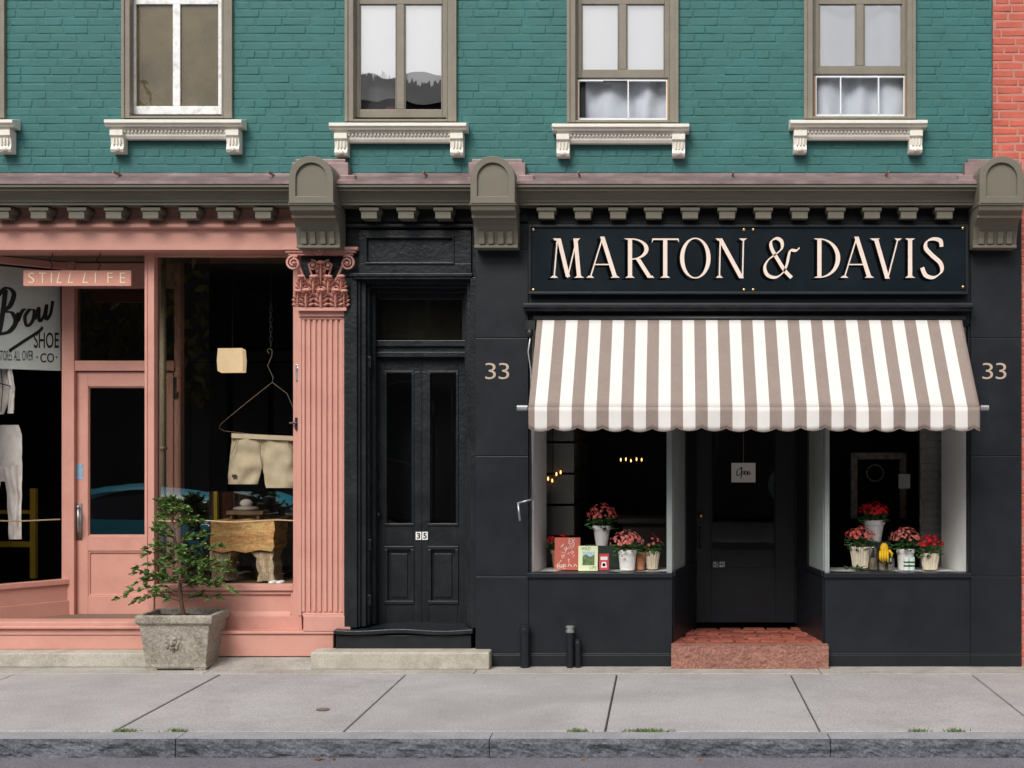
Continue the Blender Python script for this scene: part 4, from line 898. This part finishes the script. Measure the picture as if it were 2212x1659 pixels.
m=MB(); m.pb(1848,1925,1171,1229,.43,.58); m.build('riser_box',riser,bevel=.003,label='dark green box lifting a white flower pot in the right display window',cat='box')
flower('white pot of bright red flowers raised on a box in right display window',1888,1171,48,45,30,wpot,0,.5,1,32,21,1106,redp,90)
flower('pleated cream pot of coral flowers at left of right display window',1859,1226,46,44,32,rpot,1,.28,1,32,23,1161,coral,90)
flower('white pot of salmon flowers right of the yellow gloves',1956,1231,46,38,32,wpot,0,.33,1,34,24,1163,pinkp,95)
flower('pleated cream pot of red flowers at right of right display window',2009,1230,36,40,28,rpot,1,.3,1,27,23,1178,redp,65)
def book(name,label,cat,a_,b_,c_,d_,y,cm,th=.02,lean=.03):
    t=T(name,label,cat,P((a_+b_)/2,d_,y))
    m=MB(); x0,x1=X(a_,y),X(b_,y); z0,z1=Z(d_,y),Z(c_,y)
    m.add([(x0,y,z0),(x1,y,z0),(x1,y+th,z0),(x0,y+th,z0),(x0,y+lean,z1),(x1,y+lean,z1),(x1,y+lean+th,z1),(x0,y+lean+th,z1)],[(0,1,5,4),(1,2,6,5),(2,3,7,6),(3,0,4,7),(4,5,6,7),(3,2,1,0)])
    m.build('cover',cm,t)
    def mp(px,py,k):
        f=(d_-py)/(d_-c_); return (X(px,y),y+lean*f-.0008-k*.0002,Z(py,y))
    return t,mp
t_,mp=book('book','red book with white line drawing in left display window','book',1198,1253,1162,1231,.24,M('red_cover',(.48,.11,.075),.6,.1))
ik=Ink(mp)
for i in range(16):
    px,py=U(1204,1246),U(1178,1216); ik.rib([(px,py),(px+U(-7,7),py+U(-7,7)),(px+U(-9,9),py+U(-9,9))],.5,1.2,20,4)
for i in range(4): ik.rib([(1203+i*12,1224),(1206+i*12,1219),(1211+i*12,1224)],1,2,0,4)
ik.text('EX',1228,1242,1164,1176,.0); ik.text('BIE',1204,1222,1219,1228,.0)
ik.mb.build('drawing',M('drawing_white',(.75,.6,.52),.6),t_)
t_,mp=book('book','pale green book with a garden picture in left display window','book',1249,1291,1180,1233,.2,M('pale_green_cover',(.74,.80,.50),.6,.05))
dgi=M('dark_green_ink',(.05,.12,.04),.6)
ik=Ink(mp); ik.text('WILD',1255,1275,1182,1189,.0); ik.mb.build('word',dgi,t_); ik=Ink(mp); ik.text('LIFE',1274,1288,1223,1230,.0); ik.mb.build('word',dgi,t_)
ik=Ink(mp); ik.poly([(1258,1192),(1284,1192),(1284,1221),(1258,1221)]); ik.mb.build('picture',M('picture_green',(.12,.19,.07),.6,.9,60),t_)
ik=Ink(lambda a,b,k:mp(a,b,k+2)); ik.poly([(1258,1192),(1284,1192),(1284,1199),(1274,1203),(1266,1198),(1258,1202)]); ik.mb.build('picture_sky',M('picture_sky',(.45,.60,.67),.6,.3,30),t_)
t_,mp=book('seed_packet','small red and white packet beside the pale green book','packet',1294,1315,1197,1231,.22,M('packet_red',(.55,.03,.05),.5,.1),.012)
pkw=M('packet_white',(.8,.76,.74),.5)
ik=Ink(mp); ik.poly([(1297,1203),(1312,1203),(1312,1210),(1297,1210)]); ik.mb.build('name_band',pkw,t_); ik=Ink(mp); ik.poly([(1300,1214),(1309,1214),(1311,1226),(1298,1226)]); ik.mb.build('print',pkw,t_)
ik=Ink(lambda a,b,k:mp(a,b,k+3)); ik.poly([(1302,1217),(1307,1217),(1308,1223),(1301,1223)]); ik.mb.build('print_dark',lshad,t_)
jar=glass('jar_glass',.15,(.8,.8,.78),.05); straw=M('jar_filling',(.46,.36,.25),.8,.3,30)
for k,(px,py,w_,h_,lab) in enumerate(((1886,1230,11,52,'tall glass jar left of the yellow gloves'),(1905,1231,11,36,'glass jar standing under the yellow gloves'),(1924,1231,8,26,'small glass jar right of the yellow gloves'))):
    y=.24+.03*(k%2); bq=Vector(P(px,py,y)); r_=w_/S; h_=h_/S
    t_=T('glass_jar',lab,'jar',bq); m=MB(); m.lathe([(r_*.9,0),(r_,.01),(r_,h_*.85),(r_*.8,h_*.93),(r_*.85,h_)],bq,18); m.build('jar',jar,t_,smooth=True)
    m=MB(); m.lathe([(r_*.8,.005),(r_*.88,h_*.45),(.002,h_*.5)],bq,14); m.build('filling',straw,t_)
yg=M('yellow_rubber',(.82,.48,.01),.5,.1,20,.3)
t_=T('gloves','yellow gloves draped over the glass jars in right display window','gloves',P(1911,1214,.2))
m=MB(); m.blob(P(1910,1186,.21),.035,.02,.05,12,8,.06); m.build('cuff',yg,t_,smooth=True)
for k in range(4): m=MB(); m.tube([P(1902+5*k,1190,.2),P(1901+5.4*k,1203,.19),P(1903+5*k,1212+2*(k%2),.195)],[.011,.011,.007],7); m.build('finger',yg,t_,smooth=True)
m=MB(); m.tube([P(1920,1188,.2),P(1927,1196,.195),P(1926,1204,.2)],[.011,.01,.007],7); m.build('thumb',yg,t_,smooth=True)
for px,cl,lab in ((1958,(.80,.84,.82),'pale printed tin in front of the salmon flowers, left one'),(1970,(.66,.80,.73),'pale green tin in front of the salmon flowers, right one')):
    bq=Vector(P(px,1232,.18)); t_=T('tin_can',lab,'tin',bq); m=MB(); m.lathe([(.022,0),(.0235,.003),(.0225,.006),(.0225,.102),(.0235,.106),(.02,.108)],bq,18); m.build('can',M('tin_paint',cl,.4,.05),t_)
    m=MB(); m.lathe([(.0229,.03),(.0229,.045)],bq,18); m.build('label_band',dgi,t_)
    m=MB(); m.lathe([(.0229,.06),(.0229,.074)],bq,18); m.build('label_band',dgi,t_)
m=MB()
for i in range(26):
    c=Vector(P(1845+U(-20,22),1227+U(-4,2),.16+U(-.02,.04))); d=Vector((U(-1,1),U(-1,0),U(-.1,.5))).normalized()*.03; s_=d.cross(Vector((0,.3,1))).normalized()*.012
    m.add([c-d,c+s_,c+d,c-s_],[(0,1,2,3)])
m.build('leaf_sprig',leafm,label='low green leaf sprig at the left corner of right display window',cat='plant')
FR=T('picture_frame','distressed old frame leaning inside the right display window','frame',P(1895,1100,1.2))
fm=M('distressed_frame',(.17,.145,.12),.8,.6,20); m=MB(); y=1.2
for q_ in ((1838,1958,978,992),(1838,1852,992,1120),(1944,1958,992,1120)): m.pb(*q_,y,y+.04)
m.build('frame',fm,FR); 
m=MB(); m.tube([P(1890+18*math.cos(2*PI*k/20),1022+18*math.sin(2*PI*k/20),y+.02) for k in range(21)],.008,6); m.build('ring',fm,FR)
m=MB(); m.pb(1941,1966,1024,1055,.5,.503); m.build('price_card',M('grey_card',(.16,.16,.16),.7),label='small grey card hanging inside the right display window',cat='card')
m=MB(); m.prism([(X(1690,1.9)+.13*math.cos(2*PI*k/28),Z(1048,1.9)+.16*math.sin(2*PI*k/28)) for k in range(28)],1.9,1.92); m.build('wall_mirror',M('dim_mirror',(.20,.25,.25),.3,.2),label='dim round mirror behind the glass of the black shop door',cat='mirror')
bulb=emit('warm_bulb',(1,.5,.16),3,.8)
for pts_,y,lab in (([(1341,993),(1352,992),(1363,995),(1375,992),(1386,993)],2.4,'chandelier with five small warm bulbs inside left display window'),([(1178,1044),(1184,1034),(1193,1038),(1202,1024),(1211,1020)],.85,'string of small warm bulbs at the left side of left display window')):
    cx=sum(p[0] for p in pts_)/5; cy=sum(p[1] for p in pts_)/5
    t_=T('hanging_light',lab,'lamp',P(cx,cy,y))
    m=MB(); m.tube([P(p[0],p[1]+7,y) for p in pts_],.004,6); m.tube([P(cx,cy+7,y),P(cx,cy-150,y)],.004,6); m.build('frame',darkmetal,t_)
    for p in pts_:
        m=MB(); m.blob(P(p[0],p[1],y),.007,.007,.017,8,6); m.build('bulb',bulb,t_)
# ================================================================ PLANTER AND CONIFER
potm=M('aged_stone_planter',(.34,.305,.255),.9,.28,5,.9,40,spec=.15,dirt=(.12,.105,.075),damt=.9,dsc=4.5,speck=.35,bdist=.01,spsc=60)
PX,PY=X(398,0),-.01
PT=T('planter','square weathered stone planter with lion mask holding a young conifer','planter',(PX,PY,.0))
m=MB()
def sq(hx,hy,z): return [(PX-hx,PY-hy,z),(PX+hx,PY-hy,z),(PX+hx,PY+hy,z),(PX-hx,PY+hy,z)]
lv=[(.235,.185,.012),(.245,.195,.03),(.238,.19,.05),(.275,.222,.355),(.283,.23,.365),(.302,.245,.38),(.305,.248,.43),(.295,.24,.44),(.265,.205,.44),(.255,.2,.37)]
vs=[]; 
for a_ in lv: vs+=sq(*a_)
m.add(vs,[(4*i+k,4*i+(k+1)%4,4*i+4+(k+1)%4,4*i+4+k) for i in range(len(lv)-1) for k in range(4)]+[(0,1,2,3)])
for sx in (-1,1):
    for sy in (-1,1): m.box(PX+sx*.19-.045,PX+sx*.19+.045,PY+sy*.15-.04,PY+sy*.15+.04,.0,.02)
m.build('pot',potm,PT,bevel=.012)
m=MB(); zc=.235; yf=PY-.206
for k in range(14):
    a=2*PI*k/14+U(-.15,.15); rd=U(.042,.060); m.blob((PX-.02+rd*math.cos(a),yf-.0,zc+rd*1.15*math.sin(a)),U(.012,.02),.010,U(.014,.024),8,6,.2)
m.blob((PX-.02,yf-.004,zc),.040,.018,.048); m.blob((PX-.02,yf-.022,zc-.02),.016,.015,.02); m.blob((PX-.04,yf-.018,zc+.018),.011,.008,.009); m.blob((PX+.0,yf-.018,zc+.018),.011,.008,.009); m.blob((PX-.02,yf-.014,zc-.05),.024,.012,.012)
m.build('lion_mask',potm,PT,smooth=True)
m=MB(); m.grid(lambda u,v:(PX+(u-.5)*.52,PY+(v-.5)*.4,.395+.015*noise.noise(Vector((u*6,v*6,2)))),12,12); m.build('soil',soil,PT)
CF=T('conifer','young green conifer with loose spreading sprays in the stone planter','shrub',(PX,PY,.40))
tr=[Vector((PX,PY,.39)),Vector((PX-.03,PY,.62)),Vector((PX-.02,PY-.01,.80)),Vector((PX-.07,PY,1.02)),Vector((PX-.10,PY+.01,1.2)),Vector((PX-.13,PY,1.30))]
trc=cat_rom([tuple(p) for p in tr],5)
bark=M('reddish_bark',(.13,.075,.05),.85,.3,20,.5); need=M('conifer_green',(.10,.21,.055),.6,.4,9,.1,transl=.25); need2=M('conifer_light_green',(.24,.35,.10),.6,.3,9,.1,transl=.25)
m=MB(); m.tube(trc,[.016*(1-.8*i/(len(trc)-1))+.002 for i in range(len(trc))],8); m.build('trunk',bark,CF,smooth=True)
mb_=MB(); mf=MB()
def spray(p,d,ln,dens):
    side=d.cross(Vector((U(-.3,.3),U(-.3,.3),1))).normalized()
    n=max(4,int(ln/.011))
    for i in range(n):
        t=i/n; c=p+d*ln*t+Vector((0,0,-.06*ln*t*t))
        for s_ in (-1,1):
            for rep in range(dens):
                q_=(d*U(.3,.9)+side*s_*U(.5,1.1)+Vector((0,0,U(-.25,.45)))).normalized(); l2=U(.018,.034)*(1.1-.5*t)
                w_=q_.cross(Vector((U(-.8,.8),U(-.8,.8),1))).normalized()*l2*.42
                mf.cur=1 if random.random()<.45 else 0
                mf.add([c,c+q_*l2*.45+w_,c+q_*l2,c+q_*l2*.45-w_],[(0,1,2,3)])
specs=[(.14,180,.40,.02),(.15,-5,.38,.05),(.2,200,.50,.04),(.22,25,.36,.12),(.25,165,.32,.28),(.28,-20,.48,.0),(.3,250,.30,.0),(.33,10,.40,.22),(.36,190,.38,.3),(.4,-40,.32,.1),(.42,140,.24,.3),(.45,175,.30,.2),(.48,0,.34,.3),(.52,-60,.2,.1),(.55,200,.22,.3),(.58,20,.27,.35),(.62,230,.18,.3),(.65,170,.16,.42),(.68,-10,.2,.45),(.72,40,.14,.4),(.76,185,.13,.5),(.8,0,.14,.55),(.84,270,.1,.4),(.88,150,.09,.6),(.92,20,.09,.6),(.96,200,.07,.6),(.99,60,.07,.9),(.24,300,.28,.05),(.34,280,.24,.05),(.5,290,.18,.08),(.44,60,.2,.2),(.3,100,.2,.2),(.18,230,.36,.05),(.26,190,.42,.2),(.38,-5,.38,.12),(.2,-30,.36,.05),(.3,-10,.42,.22),(.32,185,.34,.02)]
for t,az,ln,rise in specs:
    k=t*(len(trc)-1); p=trc[int(k)]; a=R(az+U(-14,14)); d=Vector((math.cos(a),math.sin(a)*.7,rise+U(-.12,.16))).normalized(); ln*=U(.8,1.05)
    pts=[]; n=8
    for i in range(n+1):
        f=i/n; pts.append(p+d*ln*f+Vector((U(-.012,.012),U(-.012,.012),.08*ln*math.sin(f*PI)-.05*ln*f*f+U(-.010,.010))))
    mb_.tube(pts,[.006*(1-.75*i/n) for i in range(n+1)],5)
    for i in range(2,n+1):
        dd=(pts[i]-pts[i-1]).normalized()
        for s_ in (-1,1):
            sd=dd.cross(Vector((0,0,1))).normalized()
            if random.random()<.88: spray(pts[i],(dd*U(.3,1)+sd*s_*U(.2,1)+Vector((0,0,U(-.45,.9)))).normalized(),U(.04,.085)*(1.15-.4*i/n),2)
    spray(pts[-1],(pts[-1]-pts[-2]).normalized(),.06,3)
mb_.build('branches',bark,CF); mf.build('foliage',[need,need2],CF,recalc=False)
# ---- weeds, leaves, valve cover
grass=M('weed_green',(.10,.16,.04),.7,.4,20)
for k,(px,wd,lab) in enumerate(((272,40,'low weed tuft at the curb edge left of the stone planter'),(382,30,'small weed tuft at the curb edge in front of the stone planter'),(1247,34,'weed tuft at the curb edge in front of the vent pipes'),(1400,70,'widest weed strip at the curb edge left of the red step'),(1985,24,'small weed tuft at the curb edge below the right display window'),(2065,30,'rightmost weed tuft at the curb edge'))):
    m=MB(); cx=X(px,-2.48)
    for i in range(int(wd*2.4)):
        x=cx+random.gauss(0,wd/S*.28); bq=Vector((x,-2.48+U(-.02,.02),-.004)); h_=U(.008,.028); dx=U(-.025,.025)
        m.add([bq+Vector((-.004,0,0)),bq+Vector((.004,0,0)),bq+Vector((dx,U(-.02,.02),h_))],[(0,1,2)])
    m.build('weed_tuft',grass,label=lab,cat='weed',group='weeds along the curb',recalc=False)
dry=M('dry_leaf_brown',(.22,.10,.04),.8,.3,30)
for px,py,lab in ((1260,1641,'dry brown leaf in the gutter below the middle of the curb'),(1512,1642,'orange leaf in the gutter below the red step'),(690,1640,'large dry leaf in the gutter at left'),(722,1641,'small dry leaf in the gutter right of the large one')):
    bq=Vector((X(px,-2.74),-2.76,-.113)); m=MB(); a=U(0,3); l=.03 if px==690 else .02
    m.add([bq+Vector((math.cos(a+q_)*l*(1.4 if k%4==0 else .6),math.sin(a+q_)*l*(1 if k%2==0 else .6),U(0,.010))) for k,q_ in enumerate([j*PI/4 for j in range(8)])]+[bq+Vector((0,0,.004))],[(j,(j+1)%8,8) for j in range(8)])
    m.build('dry_leaf',dry,label=lab,cat='leaf',recalc=False)
m=MB(); yv=(500*D/(1533-HY))-D; m.lathe([(.045,.003),(.045,.005),(.04,.006),(.002,.006)],(X(697,yv),yv,0),24); m.build('valve_cover',M('rusty_iron',(.20,.14,.12),.8,.3,20),label='small round rusty valve cover set in the sidewalk',cat='cover')
# ================================================================ ACROSS THE STREET (seen in the glass)
bx=Vector((-6.5,-4.9,-.118))
CA=T('parked_car','blue parked car on the street, seen in the pink shop glass','car',bx)
cb=M('blue_car_paint',(.06,.52,.70),.2,.05,1,0,spec=.6); cg=M('car_glass',(.01,.012,.014),.08,.1,1,0,spec=.6)
m=MB(); body=[(-2.1,.25),(-2.15,.6),(-2.0,.84),(-1.2,.96),(1.3,.98),(2.0,.84),(2.12,.6),(2.08,.25)]
m.prism([(bx.x+a_,bx.z+b_) for a_,b_ in body],bx.y-.85,bx.y+.85); m.build('body',cb,CA,bevel=.08,smooth=True)
def prof(u): return .94+.43*math.sin(PI*min(1,max(0,u*.96+.02)))**.42
def wid(u): return .78-.2*math.sin(PI*min(1,max(0,u)))**.3
m=MB(); m.grid(lambda u,v:(bx.x-1.35+2.95*u,bx.y+wid(u)*(2*v-1),bx.z+prof(u)-.07*(2*v-1)**2),24,8); m.build('roof',cb,CA,smooth=True)
for s_ in (-1,1):
    m=MB(); m.grid(lambda u,v,s_=s_:(bx.x-1.2+2.6*u,bx.y+s_*(.83-(.83-wid(u))*v),bx.z+.95+max(.0,prof(u)-.13-.95)*v),24,4); m.build('side_glass',cg,CA,smooth=True)
for sx in (-1.3,1.35):
    for sy in (-1,1):
        m=MB(); c=Vector((bx.x+sx,bx.y+sy*.76,bx.z+.32)); m.prism([(c.x+.32*math.cos(2*PI*k/24),c.z+.32*math.sin(2*PI*k/24)) for k in range(24)],c.y-.11,c.y+.11); wh=m.build('wheel',darkmetal,CA,bevel=.02)
        m=MB(); yy=c.y+sy*.115; m.prism([(c.x+.2*math.cos(2*PI*k/20),c.z+.2*math.sin(2*PI*k/20)) for k in range(20)],yy-.01,yy+.01); m.build('rim',steel,wh)
obw=M('dark_clapboard',(.07,.065,.06),.8,.2,2,.2); obr=M('dark_roof',(.04,.04,.04),.9); otr=M('dim_window_trim',(.18,.17,.16),.7)
for hx0,hx1,hh,nw,lab in ((-7.8,12,9.0,6,'dark clapboard building across the street, seen only in the glass'),(-30,-8.2,7.4,5,'long dark clapboard building behind the street trees, seen only in the glass')):
    OB=T('house',lab,'building',((hx0+hx1)/2,-19,0))
    m=MB(); m.box(hx0,hx1,-24,-19,0,hh); m.build('wall',obw,OB)
    m=MB(); m.profx([(-18.8,hh),(-21.5,hh+1.2),(-24.2,hh)],hx0-.15,hx1+.15); m.build('roof',obr,OB)
    for k in range(nw):
        for z in (1.2,4.0):
            x=hx0+1.5+k*3.2; m=MB(); m.box(x,x+1.1,-18.97,-18.9,z,z+1.8); wf=m.build('window',otr,OB); m=MB(); m.box(x+.1,x+1,-18.9,-18.88,z+.1,z+1.7); m.build('pane',cg,wf)
autm=M('autumn_leaves',(.16,.13,.03),.7,.5,2)
for k,(tx,ty,th,lab) in enumerate(((-13,-17,11,'tall yellowing street tree across the road, seen only in the glass'),(-9.2,-18,8.5,'shorter yellowing street tree across the road, seen only in the glass'))):
    t_=T('street_tree',lab,'tree',(tx,ty,0)); m=MB(); m.tube([(tx,ty,0),(tx+.1,ty,th*.4),(tx-.2,ty,th*.85)],[.22,.16,.04],10)
    for i in range(10): a=U(0,6.3); z=th*U(.35,.8); m.tube([(tx,ty,z),(tx+math.cos(a)*1.6,ty+math.sin(a)*1.6,z+1.2)],[.07,.02],6)
    m.build('trunk',bark,t_); m=MB()
    for i in range(3000):
        a=U(0,6.3); e=U(-1,1); rr_=2.9*U(.5,1)**.5; c=Vector((tx+rr_*math.cos(a)*math.sqrt(1-e*e),ty+rr_*math.sin(a)*math.sqrt(1-e*e),th*.64+e*th*.36))
        d1=Vector((U(-1,1),U(-1,1),U(-1,1))).normalized()*.14; d2=d1.orthogonal().normalized()*.09; m.add([c-d1,c+d2,c+d1,c-d2],[(0,1,2,3)])
    m.build('crown',autm,t_,recalc=False)
# ================================================================ LIGHT AND CAMERA
wd=bpy.data.worlds.new('World'); scene.world=wd; wd.use_nodes=True; t=wd.node_tree; t.nodes.clear()
o=t.nodes.new('ShaderNodeOutputWorld'); bg=t.nodes.new('ShaderNodeBackground'); sk=t.nodes.new('ShaderNodeTexSky'); sk.sky_type='NISHITA'; sk.sun_disc=False
sk.sun_elevation=R(48); sk.sun_rotation=R(200); sk.dust_density=4; sk.air_density=1.0
hs=t.nodes.new('ShaderNodeHueSaturation'); hs.inputs['Saturation'].default_value=.3
t.links.new(sk.outputs[0],hs.inputs['Color']); t.links.new(hs.outputs[0],bg.inputs[0]); bg.inputs[1].default_value=.15; t.links.new(bg.outputs[0],o.inputs[0])
sl=bpy.data.lights.new('Sun','SUN'); sl.energy=2.2; sl.angle=R(24); sl.color=(1,.97,.93); so=bpy.data.objects.new('Sun',sl); C.objects.link(so); so.rotation_euler=(R(46),0,R(-18))
cam=bpy.data.cameras.new('Camera'); co=bpy.data.objects.new('Camera',cam); C.objects.link(co); co.location=(0,-D,H); co.rotation_euler=(R(90),0,0)
cam.sensor_width=36; cam.lens=D*S/2212*36; cam.shift_x=-(CX-1106)/2212; cam.shift_y=(HY-829.5)/2212; cam.clip_end=500
scene.camera=co
scene.view_settings.view_transform='Standard'; scene.view_settings.look='None'; scene.view_settings.exposure=0
